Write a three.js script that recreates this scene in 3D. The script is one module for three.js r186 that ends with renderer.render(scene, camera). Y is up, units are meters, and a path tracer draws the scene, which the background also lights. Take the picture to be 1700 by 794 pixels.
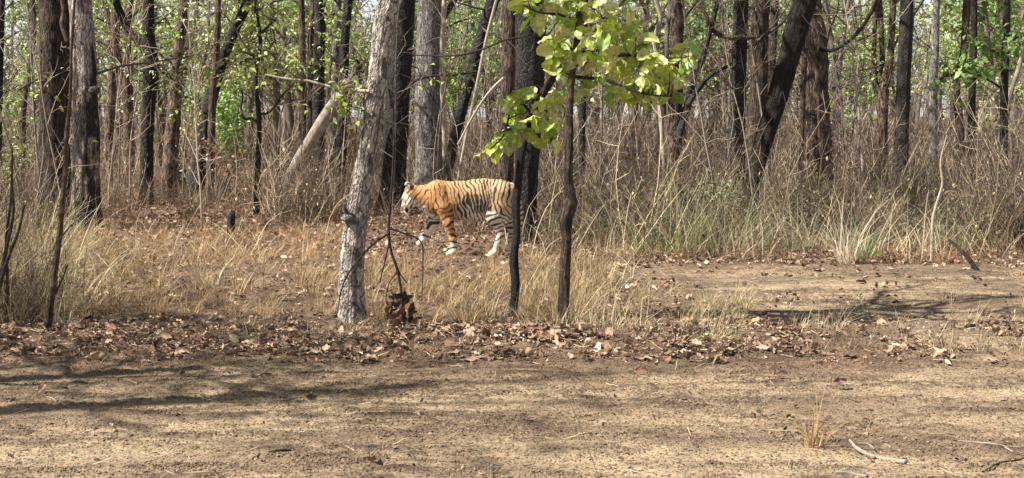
import * as THREE from 'three';
import { ImprovedNoise } from 'three/addons/math/ImprovedNoise.js';

// ---------------------------------------------------------------- camera, sky, sun, exposure
const CAM_H = 1.8, F = 2335, PITCH = Math.atan2(207, F);          // F: focal length in pixels of a 1700 px wide picture
const scene = new THREE.Scene();
const camera = new THREE.PerspectiveCamera(2 * Math.atan(397 / F) * 180 / Math.PI, 1700 / 794, 0.1, 2000);
camera.position.set(0, CAM_H, 0);
camera.rotation.x = -PITCH;
scene.add(camera);
const renderer = new THREE.WebGLRenderer({ antialias: true });
renderer.toneMapping = THREE.LinearToneMapping;
renderer.toneMappingExposure = 2.25;
renderer.shadowMap.enabled = true;
const SUN = new THREE.Vector3(-0.62, 0.74, 0.17).normalize();
{
  const W = 256, H = 128, d = new Float32Array(W * H * 4);
  const mix = (a, b, t) => a + (b - a) * t;
  for (let j = 0; j < H; j++) for (let i = 0; i < W; i++) {
    const up = ((j + 0.5) / H - 0.5) * Math.PI, az = ((i + 0.5) / W - 0.5) * 2 * Math.PI;
    const y = Math.sin(up), x = Math.cos(az) * Math.cos(up), z = Math.sin(az) * Math.cos(up);
    const c = Math.max(0, x * SUN.x + y * SUN.y + z * SUN.z), t = Math.pow(Math.max(0, y), 0.29);
    const glow = 0.12 * Math.pow(c, 6) + 0.4 * Math.pow(c, 40), o = (j * W + i) * 4;
    d[o] = mix(0.8, 0.035, t) + glow; d[o + 1] = mix(0.82, 0.052, t) + glow * 0.97; d[o + 2] = mix(0.85, 0.085, t) + glow * 0.9; d[o + 3] = 1;
    if (y < 0) { d[o] = 0.3; d[o + 1] = 0.25; d[o + 2] = 0.2; }
  }
  const sky = new THREE.DataTexture(d, W, H, THREE.RGBAFormat, THREE.FloatType);
  sky.mapping = THREE.EquirectangularReflectionMapping; sky.magFilter = THREE.LinearFilter; sky.needsUpdate = true;
  scene.background = sky; scene.environment = sky;
}
const sun = new THREE.DirectionalLight(new THREE.Color().setRGB(1, 0.94, 0.84), 5);
sun.position.copy(SUN).multiplyScalar(60).add(new THREE.Vector3(0, 0, -18));
sun.target.position.set(0, 0, -18); scene.add(sun, sun.target);
sun.castShadow = true; sun.shadow.mapSize.set(4096, 4096);
Object.assign(sun.shadow.camera, { left: -40, right: 40, top: 40, bottom: -40, near: 1, far: 200 });

// ---------------------------------------------------------------- helpers
function rngOf(seed) { let a = seed >>> 0; return () => { a = (a + 0x6d2b79f5) | 0; let t = Math.imul(a ^ (a >>> 15), 1 | a); t = (t + Math.imul(t ^ (t >>> 7), 61 | t)) ^ t; return ((t ^ (t >>> 14)) >>> 0) / 4294967296; }; }
const R0 = rngOf(20240611);
const rr = (r, a, b) => a + (b - a) * r();
const V = (x, y, z) => new THREE.Vector3(x, y, z);
const clamp = THREE.MathUtils.clamp, lerp = THREE.MathUtils.lerp, sstep = THREE.MathUtils.smoothstep;
const perlin = new ImprovedNoise(), N3 = (x, y, z) => perlin.noise(x + 100.3, y + 50.7, z + 70.1);
const fbm3 = (x, y, z, o = 3) => { let s = 0, a = 1, n = 0; for (let i = 0; i < o; i++) { s += a * N3(x, y, z); n += a; a *= 0.5; x *= 2.03; y *= 2.03; z *= 2.03; } return s / n; };
const CP = Math.cos(PITCH), SP = Math.sin(PITCH);
function dirOf(px, py) { const vx = (px - 850) / F, vy = (397 - py) / F; return V(vx, -SP + vy * CP, -CP - vy * SP); }
function at(px, py, d) { const v = dirOf(px, py); return v.multiplyScalar(d / -v.z).add(V(0, CAM_H, 0)); }
function gnd(px, py) { const v = dirOf(px, py); return v.multiplyScalar(CAM_H / -v.y).add(V(0, CAM_H, 0)); }
function pxOf(x, y, z) { const dy = y - CAM_H, dep = -z * CP - dy * SP, u = dy * CP - z * SP; return [850 + F * x / dep, 397 - F * u / dep]; }

const taken = new Map();
function numbered(name) { const n = taken.get(name) ?? 0; taken.set(name, n + 1); return n ? name + '_' + String(n).padStart(3, '0') : name; }
function tag(o, label, category, group, kind) { if (label) o.userData.label = label; if (category) o.userData.category = category; if (group) o.userData.group = group; if (kind) o.userData.kind = kind; return o; }
function thing(name, label, category, pos, group) { const g = new THREE.Group(); g.name = numbered(name); g.position.copy(pos); scene.add(g); return tag(g, label, category, group); }
function part(name, geo, mat, parent, kind) { const m = new THREE.Mesh(geo, mat); m.name = name; m.castShadow = m.receiveShadow = true; if (kind) m.userData.kind = kind; parent.add(m); return m; }
function top(name, geo, mat, label, category, group, kind) { const m = part(numbered(name), geo, mat, scene); return tag(m, label, category, group, kind); }

// periodic gradient noise for textures
const HT = (() => { const r = rngOf(77), a = new Float32Array(65536); for (let i = 0; i < 65536; i++) a[i] = r() * Math.PI * 2; return a; })();
function pn(x, y, px, py, s) {
  const x0 = Math.floor(x), y0 = Math.floor(y), fx = x - x0, fy = y - y0, u = fx * fx * (3 - 2 * fx), v = fy * fy * (3 - 2 * fy);
  const g = (ix, iy, dx, dy) => { ix = ((ix % px) + px) % px; iy = ((iy % py) + py) % py; const a = HT[(ix * 374 + iy * 6689 + s * 2713) & 65535]; return Math.cos(a) * dx + Math.sin(a) * dy; };
  return 1.4 * lerp(lerp(g(x0, y0, fx, fy), g(x0 + 1, y0, fx - 1, fy), u), lerp(g(x0, y0 + 1, fx, fy - 1), g(x0 + 1, y0 + 1, fx - 1, fy - 1), u), v);
}
function pfbm(u, v, fu, fv, s, o = 4) { let t = 0, a = 1, n = 0; for (let i = 0; i < o; i++) { t += a * pn(u * fu, v * fv, fu, fv, s + i * 7); n += a; a *= 0.55; fu *= 2; fv *= 2; } return t / n; }
function worley(u, v, fu, fv, s) {
  const x = u * fu, y = v * fv, x0 = Math.floor(x), y0 = Math.floor(y); let a = 9, b = 9, id = 0;
  for (let j = -1; j <= 1; j++) for (let i = -1; i <= 1; i++) {
    const ix = ((x0 + i) % fu + fu) % fu, iy = ((y0 + j) % fv + fv) % fv, h = (ix * 374 + iy * 6689 + s * 2713) & 65535;
    const dx = x0 + i + HT[h] / 6.2832 - x, dy = y0 + j + HT[(h * 31 + 17) & 65535] / 6.2832 - y, d = Math.hypot(dx, dy);
    if (d < a) { b = a; a = d; id = h; } else if (d < b) b = d;
  }
  return [a, b - a, HT[(id * 7 + 3) & 65535] / 6.2832];
}
const toS = (c) => { c = clamp(c, 0, 1); return c <= 0.0031308 ? c * 12.92 : 1.055 * Math.pow(c, 1 / 2.4) - 0.055; };
function makeTex(w, h, fn) {
  const c = new Uint8Array(w * h * 4), b = new Uint8Array(w * h * 4);
  for (let j = 0; j < h; j++) for (let i = 0; i < w; i++) {
    const [r, g, bl, ht] = fn((i + 0.5) / w, (j + 0.5) / h), o = (j * w + i) * 4;
    c[o] = toS(r) * 255; c[o + 1] = toS(g) * 255; c[o + 2] = toS(bl) * 255; c[o + 3] = 255;
    b[o] = b[o + 1] = b[o + 2] = clamp(ht, 0, 1) * 255; b[o + 3] = 255;
  }
  const mk = (d, s) => { const t = new THREE.DataTexture(d, w, h, THREE.RGBAFormat); t.wrapS = t.wrapT = THREE.RepeatWrapping; t.magFilter = THREE.LinearFilter; t.minFilter = THREE.LinearMipmapLinearFilter; t.generateMipmaps = true; if (s) t.colorSpace = THREE.SRGBColorSpace; t.needsUpdate = true; return t; };
  return { map: mk(c, true), bump: mk(b, false) };
}
const mix3 = (a, b, t) => [lerp(a[0], b[0], t), lerp(a[1], b[1], t), lerp(a[2], b[2], t)];

// ---------------------------------------------------------------- materials
function barkMat(fn, bump, w = 512, h = 1024) {
  const t = makeTex(w, h, fn);
  return new THREE.MeshStandardMaterial({ map: t.map, bumpMap: t.bump, bumpScale: bump, roughness: 1, vertexColors: true });
}
const BARK = {
  grey: barkMat((u, v) => {
    const wob = 0.035 * pn(u * 6, v * 10, 6, 10, 3), uu = u + wob;
    const strip = pfbm(uu, v, 13, 8, 11, 4), fine = pfbm(uu, v, 48, 24, 23, 3), crack = Math.abs(pfbm(uu, v, 9, 5, 31, 4));
    const deep = 1 - sstep(crack, 0.0, 0.10), patch = pfbm(u, v, 5, 4, 41, 3);
    const h = 0.5 + 0.45 * strip + 0.25 * fine - 0.4 * deep;
    const k = clamp(0.46 + 1.15 * strip + 0.8 * fine + 0.5 * patch, 0, 1);
    const c = mix3([0.14, 0.122, 0.112], [0.56, 0.525, 0.49], k);
    return [...mix3(c, [0.045, 0.034, 0.028], deep * 0.7), h];
  }, 0.04),
  char: barkMat((u, v) => {
    const q = 0.04 * pn(u * 8, v * 10, 8, 10, 5), [d, e, id] = worley(u + q, v + q, 11, 14, 9), f = pfbm(u, v, 40, 30, 12, 3);
    const g = 1 - sstep(e, 0.03, 0.22), ash = sstep(pfbm(u, v, 6, 5, 61, 3), 0.0, 0.35);
    const c = mix3([0.016, 0.013, 0.012], [0.055, 0.046, 0.042], clamp(id * 0.6 + f, 0, 1));
    return [...mix3(c, [0.16, 0.145, 0.135], g * ash * 0.8), 0.75 - g * 0.55 + 0.25 * f];
  }, 0.05),
  brown: barkMat((u, v) => {
    const q = 0.03 * pn(u * 5, v * 6, 5, 6, 7), r = Math.abs(pfbm(u + q, v, 13, 3, 15, 4)), f = pfbm(u, v, 50, 16, 19, 3), p = pfbm(u, v, 4, 3, 25, 3);
    const g = 1 - sstep(r, 0, 0.16);
    const c = mix3([0.072, 0.043, 0.03], [0.225, 0.157, 0.115], clamp(0.45 + f * 0.9 + p * 0.7, 0, 1));
    return [...mix3(c, [0.018, 0.012, 0.01], g * 0.85), 0.7 - 0.6 * g + 0.3 * f];
  }, 0.055),
  pale: barkMat((u, v) => {
    const f = pfbm(u, v, 14, 10, 33, 4), p = pfbm(u, v, 4, 4, 39, 3), l = pfbm(u, v, 6, 50, 45, 2);
    return [...mix3([0.22, 0.18, 0.145], [0.55, 0.47, 0.38], clamp(0.5 + f * 0.7 + p * 0.6 + l * 0.3, 0, 1)), 0.5 + 0.5 * f];
  }, 0.006),
};
const soilTex = makeTex(1024, 1024, (u, v) => {
  const a = pfbm(u, v, 6, 6, 3, 5), b = pfbm(u, v, 40, 40, 13, 4), [d, e, id] = worley(u, v, 90, 90, 5), g = pfbm(u, v, 160, 160, 21, 2);
  const crumb = (id > 0.62 ? 1 : 0) * (1 - sstep(d, 0.25, 0.5));
  const k = clamp(0.72 + 0.5 * a + 0.5 * b + 0.35 * g, 0, 1.15);
  const c = [k, k * 0.985, k * 0.96];
  return [...mix3(c, [0.3, 0.22, 0.17], crumb * 0.75), 0.45 + 0.3 * b + 0.3 * g + crumb * 0.4];
});
const M = {
  soil: new THREE.MeshStandardMaterial({ map: soilTex.map, bumpMap: soilTex.bump, bumpScale: 0.012, roughness: 1, vertexColors: true }),
  vc: new THREE.MeshStandardMaterial({ vertexColors: true, roughness: 0.95, side: THREE.DoubleSide }),
  straw: new THREE.MeshPhysicalMaterial({ vertexColors: true, roughness: 0.75, transmission: 0.3, thickness: 0, side: THREE.DoubleSide }),
  leafGreen: new THREE.MeshPhysicalMaterial({ vertexColors: true, roughness: 0.6, transmission: 0.5, thickness: 0, side: THREE.DoubleSide }),
  fur: new THREE.MeshPhysicalMaterial({ vertexColors: true, roughness: 0.85, sheen: 0.25, sheenRoughness: 0.6, sheenColor: new THREE.Color(0.5, 0.4, 0.3) }),
  eye: new THREE.MeshStandardMaterial({ color: new THREE.Color().setRGB(0.3, 0.2, 0.05), roughness: 0.1 }),
  nose: new THREE.MeshStandardMaterial({ color: new THREE.Color().setRGB(0.16, 0.06, 0.05), roughness: 0.5 }),
  whisker: new THREE.MeshStandardMaterial({ color: new THREE.Color().setRGB(0.8, 0.78, 0.74), roughness: 0.6 }),
};

// ---------------------------------------------------------------- geometry builders
class Batch {                                                        // collects twigs, blades and leaves into one indexed geometry with vertex colours
  constructor() { this.p = []; this.n = []; this.c = []; this.i = []; }
  vert(p, n, c) { this.p.push(p.x, p.y, p.z); this.n.push(n.x, n.y, n.z); this.c.push(c[0], c[1], c[2]); return this.p.length / 3 - 1; }
  tube(pts, radii, sides, c) {
    const t = V(0, 0, 0), a = V(0, 0, 0), b = V(0, 0, 0), q = V(0, 0, 0), nn = V(0, 0, 0); let prev = -1;
    a.set(0.31, 0.11, 0.94);
    for (let k = 0; k < pts.length; k++) {
      t.copy(pts[Math.min(k + 1, pts.length - 1)]).sub(pts[Math.max(k - 1, 0)]).normalize();
      b.crossVectors(t, a).normalize(); a.crossVectors(b, t).normalize();
      const s0 = this.p.length / 3, r = Array.isArray(radii) ? radii[k] : radii;
      for (let s = 0; s < sides; s++) {
        const w = s / sides * Math.PI * 2; nn.copy(a).multiplyScalar(Math.cos(w)).addScaledVector(b, Math.sin(w));
        this.vert(q.copy(pts[k]).addScaledVector(nn, r), nn, c);
      }
      if (prev >= 0) for (let s = 0; s < sides; s++) { const e = (s + 1) % sides; this.i.push(prev + s, prev + e, s0 + s, prev + e, s0 + e, s0 + s); }
      prev = s0;
    }
  }
  blade(base, dir, side, len, width, bend, c, segs = 3) {            // grass blade: dir up, leaning and drooping along bend
    const q = V(0, 0, 0), n = V(0, 0, 0).crossVectors(side, dir).normalize(); let prev = -1;
    for (let k = 0; k <= segs; k++) {
      const t = k / segs, w = width * (1 - t * t * 0.93) / 2;
      q.copy(base).addScaledVector(dir, len * (t - 0.25 * bend.length() * t * t)).addScaledVector(bend, len * t * t);
      const s0 = this.vert(V(q.x - side.x * w, q.y - side.y * w, q.z - side.z * w), n, c); this.vert(V(q.x + side.x * w, q.y + side.y * w, q.z + side.z * w), n, c);
      if (prev >= 0) this.i.push(prev, prev + 1, s0, prev + 1, s0 + 1, s0);
      prev = s0;
    }
  }
  leaf(p, dir, nor, len, wid, c) {                                   // small folded leaf: four triangles
    const s = V(0, 0, 0).crossVectors(dir, nor).normalize(), n = V(0, 0, 0).crossVectors(s, dir).normalize();
    const m = V(0, 0, 0).copy(p).addScaledVector(dir, len * 0.5), tip = V(0, 0, 0).copy(p).addScaledVector(dir, len).addScaledVector(n, -len * 0.15);
    const l = m.clone().addScaledVector(s, wid / 2).addScaledVector(n, wid * 0.18), r = m.clone().addScaledVector(s, -wid / 2).addScaledVector(n, wid * 0.18);
    const i0 = this.vert(p, n, c), i1 = this.vert(l, n, c), i2 = this.vert(tip, n, c), i3 = this.vert(r, n, c), i4 = this.vert(m, n, c);
    this.i.push(i0, i1, i4, i1, i2, i4, i4, i2, i3, i0, i4, i3);
  }
  geo() {
    const g = new THREE.BufferGeometry();
    g.setAttribute('position', new THREE.Float32BufferAttribute(this.p, 3)); g.setAttribute('normal', new THREE.Float32BufferAttribute(this.n, 3));
    g.setAttribute('color', new THREE.Float32BufferAttribute(this.c, 3)); g.setIndex(this.i); return g;
  }
}
function bark(pts, radii, o = {}) {                                  // a trunk or limb: lofted tube with ridges, knots, uv in tiles and vertex colours
  const { radial = 20, step = 0.06, amp = 0.12, freq = 5, seed = 1, tile = 0.6, twist = 0, col = null, flare = 0, capEnd = true } = o;
  const curve = new THREE.CatmullRomCurve3(pts, false, 'centripetal'), L = curve.getLength(), rows = Math.max(4, Math.min(260, Math.round(L / step)));
  const rc = new THREE.CatmullRomCurve3(pts.map((p, i) => V(i, radii[i], 0)), false, 'catmullrom', 0.3);
  const lens = curve.getLengths(200), total = lens[200];
  const pos = [], uv = [], colr = [], idx = [], a = V(0.2, 0.1, 0.97), b = V(0, 0, 0), t = V(0, 0, 0), n = V(0, 0, 0), p = V(0, 0, 0);
  let rAvg = 0; for (const r of radii) rAvg += r / radii.length;
  const around = Math.max(1, Math.round(2 * Math.PI * rAvg / tile));
  for (let j = 0; j <= rows; j++) {
    const s = j / rows; curve.getPointAt(s, p); curve.getTangentAt(s, t);
    const tt = curve.getUtoTmapping(s); let r = Math.max(0.002, rc.getPoint(tt).y);
    if (flare) r *= 1 + flare * Math.exp(-(s * total) / 0.22);
    b.crossVectors(t, a).normalize(); a.crossVectors(b, t).normalize();
    for (let i = 0; i <= radial; i++) {
      const w = i / radial * Math.PI * 2 + twist * s * total, ca = Math.cos(i / radial * Math.PI * 2), sa = Math.sin(i / radial * Math.PI * 2), cx = Math.cos(w), sx = Math.sin(w), y = s * total;
      let d = 0;
      if (amp) {
        d = 0.9 * fbm3(cx * 0.8 + seed * 7.1, y * 0.9 / Math.max(0.3, rAvg * 4), sx * 0.8, 2);
        d += 0.5 * (0.5 - Math.abs(N3(cx * freq + seed, y * 2.2, sx * freq)) * 2.4);
        d += 0.25 * N3(cx * freq * 2.3, y * 6 + seed, sx * freq * 2.3);
        if (flare) d += 1.6 * Math.exp(-y / 0.2) * N3(cx * 2.2 + seed * 3, 0.5, sx * 2.2);
      }
      const R = r * (1 + amp * d);
      n.copy(a).multiplyScalar(ca).addScaledVector(b, sa);
      pos.push(p.x + n.x * R, p.y + n.y * R, p.z + n.z * R);
      uv.push(i / radial * around, y / (tile * 2) + seed * 0.37);
      const c = col ? col(y / total, y, cx, sx, p) : 1;
      if (typeof c === 'number') colr.push(c, c, c); else colr.push(c[0], c[1], c[2]);
    }
    if (j) for (let i = 0; i < radial; i++) { const k = (j - 1) * (radial + 1) + i, m = k + radial + 1; idx.push(k, k + 1, m, k + 1, m + 1, m); }
  }
  if (capEnd) {
    const base = rows * (radial + 1), c0 = pos.length / 3; pos.push(p.x, p.y, p.z); uv.push(0.5, 0.5); colr.push(...colr.slice(base * 3, base * 3 + 3));
    for (let i = 0; i < radial; i++) idx.push(base + i, base + i + 1, c0);
  }
  const g = new THREE.BufferGeometry();
  g.setAttribute('position', new THREE.Float32BufferAttribute(pos, 3)); g.setAttribute('uv', new THREE.Float32BufferAttribute(uv, 2)); g.setAttribute('color', new THREE.Float32BufferAttribute(colr, 3)); g.setIndex(idx);
  g.computeVertexNormals();
  const na = g.attributes.normal;
  for (let j = 0; j <= rows; j++) { const k = j * (radial + 1), m = k + radial; n.set(na.getX(k) + na.getX(m), na.getY(k) + na.getY(m), na.getZ(k) + na.getZ(m)).normalize(); na.setXYZ(k, n.x, n.y, n.z); na.setXYZ(m, n.x, n.y, n.z); }
  return g;
}
function wander(r, from, dir, len, segs, wob, lift = 0) {            // a crooked branch line
  const pts = [from.clone()], d = dir.clone().normalize(), p = from.clone();
  for (let k = 0; k < segs; k++) { d.x += rr(r, -wob, wob); d.y += rr(r, -wob, wob) + lift; d.z += rr(r, -wob, wob); d.normalize(); p.addScaledVector(d, len / segs); pts.push(p.clone()); }
  return pts;
}
function instanced(name, geo, mat, list, label, category, kind = 'stuff') { // list of {p, r:[x,y,z], s (number or Vector3), c}
  const m = new THREE.InstancedMesh(geo, mat, list.length), o = new THREE.Object3D(), c = new THREE.Color();
  list.forEach((e, i) => { o.position.copy(e.p); o.rotation.set(e.r[0], e.r[1], e.r[2]); if (typeof e.s === 'number') o.scale.setScalar(e.s); else o.scale.copy(e.s); o.updateMatrix(); m.setMatrixAt(i, o.matrix); if (e.c) m.setColorAt(i, c.setRGB(e.c[0], e.c[1], e.c[2])); });
  m.name = numbered(name); m.castShadow = m.receiveShadow = true; scene.add(m); return tag(m, label, category, null, kind);
}
function split(list, geos, ...rest) { geos.forEach((g, k) => { const part = list.filter((_, i) => i % geos.length === k); if (part.length) rest[0](part, g, k); }); }

// ---------------------------------------------------------------- ground
// share of bare driven soil (1) against leaf litter and humus (0) at a point
function bare(x, z) {
  const d = -z, w = 0.5 * fbm3(x * 0.7, 0, z * 0.7, 2);
  const near = 1 - sstep(d + w * 1.3 + 0.5 * fbm3(x * 2.5, 6, z * 2.5, 2), 9.6, 10.25);
  const track = sstep(x + w * 1.2 + (d - 15) * 0.1, 0.9, 2.2) * sstep(d + w, 11.2, 12.6) * (1 - sstep(d + w * 1.4, 15.8, 17.8));
  const path = Math.exp(-Math.pow((x - 3.6 - w) / 0.55, 2)) * sstep(d, 9, 10) * (1 - sstep(d, 12, 13));
  return clamp(Math.max(near, track, path * 0.9), 0, 1);
}
function clods(x, z) { return Math.max(0, fbm3(x * 6, 3, z * 15, 3) + 0.12) + 0.7 * Math.max(0, fbm3(x * 22, 9, z * 40, 2)); }
function rough(x, z) { return sstep(fbm3(x * 0.8, 5, z * 3.4, 3) + 0.5 * fbm3(x * 3, 15, z * 9, 2), -0.3, 0.25); }   // where the soil is trampled to crumbs
function groundH(x, z, fine = true) {
  const d = -z, b = bare(x, z);
  let h = 0.05 * fbm3(x * 0.25, 1, z * 0.25, 2) + (d < 20 ? 0.018 * fbm3(x * 1.7, 41, z * 2.6, 2) : 0);
  h += 0.05 * Math.exp(-Math.pow((d - 11.1) / 0.8, 2)) * (1 - b);
  h += 0.5 * sstep(d, 26, 60) * (0.5 + 0.5 * fbm3(x * 0.05, 7, z * 0.05, 2)) * 0.6;
  if (fine && d < 24) { h += (0.012 + 0.024 * rough(x, z)) * clods(x, z) * lerp(1.3, 1, b); h -= 0.02 * Math.exp(-Math.pow((d - 16.2 + 0.1 * x) / 0.25, 2)) * b; }
  return h;
}
{
  const xs = [], zs = [];
  for (let x = -400; x < -60; x += 34) xs.push(x); for (let x = -60; x < -8; x += 2) xs.push(x); for (let x = -8; x < -4.6; x += 0.12) xs.push(x);
  for (let x = -4.6; x < 4.6; x += 0.02) xs.push(x); for (let x = 4.6; x < 8; x += 0.12) xs.push(x); for (let x = 8; x < 60; x += 2) xs.push(x); for (let x = 60; x <= 400; x += 34) xs.push(x);
  for (let z = 60; z > -5.5; z -= 2.5) zs.push(z); for (let z = -5.5; z > -6.6; z -= 0.1) zs.push(z);
  for (let z = -6.6; z > -10.6; z -= 0.014) zs.push(z); for (let z = -10.6; z > -19; z -= 0.035) zs.push(z); for (let z = -19; z > -34; z -= 0.2) zs.push(z);
  for (let z = -34; z > -120; z -= 3) zs.push(z); for (let z = -120; z >= -900; z -= 40) zs.push(z);
  const nx = xs.length, nz = zs.length, pos = new Float32Array(nx * nz * 3), uv = new Float32Array(nx * nz * 2), col = new Float32Array(nx * nz * 3), idx = [];
  for (let j = 0; j < nz; j++) for (let i = 0; i < nx; i++) {
    const x = xs[i], z = zs[j], k = j * nx + i, b = bare(x, z), fine = -z > 5.5 && -z < 20 && Math.abs(x) < 8;
    pos[k * 3] = x; pos[k * 3 + 1] = groundH(x, z, fine); pos[k * 3 + 2] = z; uv[k * 2] = x / 1.7; uv[k * 2 + 1] = z / 1.7;
    const big = fbm3(x * 0.8, 2, z * 1.6, 3), cr = fine ? sstep(clods(x, z), 0.06, 0.34) * (0.2 + 0.8 * rough(x, z)) : 0.3;
    let c = mix3([0.45, 0.34, 0.22], [0.21, 0.143, 0.09], clamp(0.48 + 1.4 * big, 0, 1));
    c = mix3(c, [0.11, 0.072, 0.045], cr * 0.85);                     // crumbled dry dung, bark and leaf bits trodden into the sand
    const humus = mix3([0.13, 0.078, 0.05], [0.22, 0.14, 0.09], clamp(0.5 + 1.5 * fbm3(x * 3, 4, z * 3, 2), 0, 1));
    c = mix3(humus, c, b);
    col[k * 3] = c[0]; col[k * 3 + 1] = c[1]; col[k * 3 + 2] = c[2];
    if (i && j) { const a = k - nx - 1; idx.push(a, a + 1, k, a, k, k - 1); }
  }
  const g = new THREE.BufferGeometry();
  g.setAttribute('position', new THREE.BufferAttribute(pos, 3)); g.setAttribute('uv', new THREE.BufferAttribute(uv, 2)); g.setAttribute('color', new THREE.BufferAttribute(col, 3)); g.setIndex(idx); g.computeVertexNormals();
  if (g.attributes.normal.getY(0) < 0) { for (let i = 0; i < idx.length; i += 3) { const t = idx[i]; idx[i] = idx[i + 1]; idx[i + 1] = t; } g.setIndex(idx); g.computeVertexNormals(); }
  var ground = top('ground', g, M.soil, 'sandy forest floor of dry tan soil with trodden crumbs and a bare track', 'ground', null, 'structure');
}

// ---------------------------------------------------------------- crowns shared by the trees
function crownProto(seed, spread, tall, nLimb, leaves, leafCol, leafLen, th = 1) {
  const r = rngOf(seed), w = new Batch(), f = new Batch(), tips = [];
  for (let k = 0; k < nLimb; k++) {
    const a = k / nLimb * 6.283 + rr(r, -0.4, 0.4), up = rr(r, 0.3, 1.4), y0 = rr(r, -1.2, 0.1), l = rr(r, 0.6, 1) * spread;
    const pts = wander(r, V(0, y0, 0), V(Math.cos(a), up, Math.sin(a)), l * 1.2, 6, 0.3, 0.05);
    w.tube(pts, pts.map((_, i) => th * (0.055 * (1 - i / 7) + 0.008)), 5, [0.1, 0.078, 0.062]);
    for (let m = 0; m < 5; m++) {
      const i = 2 + Math.floor(r() * 4), q = wander(r, pts[i], V(rr(r, -1, 1), rr(r, -0.1, 1), rr(r, -1, 1)), rr(r, 0.6, 1.5), 5, 0.4, 0.02);
      w.tube(q, q.map((_, i) => th * (0.016 * (1 - i / 6) + 0.004)), 3, [0.11, 0.085, 0.068]); tips.push(...q.slice(2));
      for (let e = 0; e < 3; e++) { const s = wander(r, q[1 + Math.floor(r() * 4)], V(rr(r, -1, 1), rr(r, -0.5, 0.8), rr(r, -1, 1)), rr(r, 0.25, 0.7), 3, 0.4); w.tube(s, [0.006, 0.005, 0.004, 0.002], 3, [0.12, 0.09, 0.07]); tips.push(...s.slice(1)); }
    }
  }
  for (let k = 0; k < leaves; k++) {
    const t = tips[Math.floor(r() * tips.length)], p = V(t.x + rr(r, -0.13, 0.13), t.y + rr(r, -0.13, 0.1), t.z + rr(r, -0.13, 0.13));
    const s = rr(r, 0.6, 1.2), q = rr(r, 0.65, 1.35);
    f.leaf(p, V(rr(r, -1, 1), rr(r, -1, 0.3), rr(r, -1, 1)).normalize(), V(rr(r, -1, 1), 1, rr(r, -1, 1)).normalize(), leafLen * s, leafLen * 0.6 * s, [leafCol[0] * q, leafCol[1] * q, leafCol[2] * q * rr(r, 0.6, 1.2)]);
  }
  return { wood: w.geo(), leaf: leaves ? f.geo() : null };
}
const LIME = [0.42, 0.52, 0.12], GREEN = [0.22, 0.33, 0.08], OLIVE = [0.36, 0.38, 0.12], DRYLEAF = [0.34, 0.2, 0.07];
const CROWNS = [crownProto(1, 2.6, 3, 8, 260, LIME, 0.1), crownProto(2, 2.2, 3, 7, 140, OLIVE, 0.11), crownProto(3, 3, 3, 8, 320, GREEN, 0.1), crownProto(4, 2.4, 3, 7, 30, DRYLEAF, 0.12), crownProto(5, 2.6, 3, 5, 420, LIME, 0.09, 0.4)];

// a leafy bough: limb, side twigs and leaves, in the axes of the tree that carries it
function bough(tree, line, d, o = {}) {
  const { leaves = 0, len = 0.1, col = LIME, mat = BARK.brown, tone = 1, seed = 1, spread = 0.35, twigs = 0, zWob = 0.3 } = o, r = rngOf(seed * 991 + 5);
  const pts = line.map(([px, py], i) => at(px, py, d + (i ? rr(r, -zWob, zWob) : 0)).sub(tree.position)), rad = line.map(([, , w]) => Math.max(0.003, w * d / F / 2));
  part('limb', bark(pts, rad, { radial: 8, step: 0.08, amp: 0.12, seed, col: () => tone, tile: 0.3 }), mat, tree);
  if (!twigs && !leaves) return;
  const w = new Batch(), f = new Batch(), tips = [], curve = new THREE.CatmullRomCurve3(pts);
  for (let k = 0; k < (twigs || 8); k++) {
    const p = curve.getPoint(rr(r, 0.15, 1)), q = wander(r, p, V(rr(r, -1, 1), rr(r, -0.7, 0.8), rr(r, -1, 1)), rr(r, 0.4, 1.3) * spread * 2, 4, 0.35);
    w.tube(q, q.map((_, i) => 0.006 * (1 - i / 5) + 0.002), 3, [0.13, 0.1, 0.08]); tips.push(...q.slice(1));
  }
  part('twigs', w.geo(), M.vc, tree, 'stuff');
  if (leaves) {
    for (let k = 0; k < leaves; k++) {
      const t = tips[Math.floor(r() * tips.length)], s = rr(r, 0.6, 1.2), q = rr(r, 0.7, 1.3);
      f.leaf(V(t.x + rr(r, -0.08, 0.08), t.y + rr(r, -0.09, 0.05), t.z + rr(r, -0.08, 0.08)), V(rr(r, -1, 1), rr(r, -1, 0.2), rr(r, -1, 1)).normalize(), V(rr(r, -0.8, 0.8), 1, rr(r, -0.8, 0.8)).normalize(), len * s, len * 0.55 * s, [col[0] * q, col[1] * q, col[2] * q]);
    }
    part('foliage', f.geo(), M.leafGreen, tree, 'stuff');
  }
}
const heroes = [];                                                    // [px, short name] of the big trunks, to describe what stands between them
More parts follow.
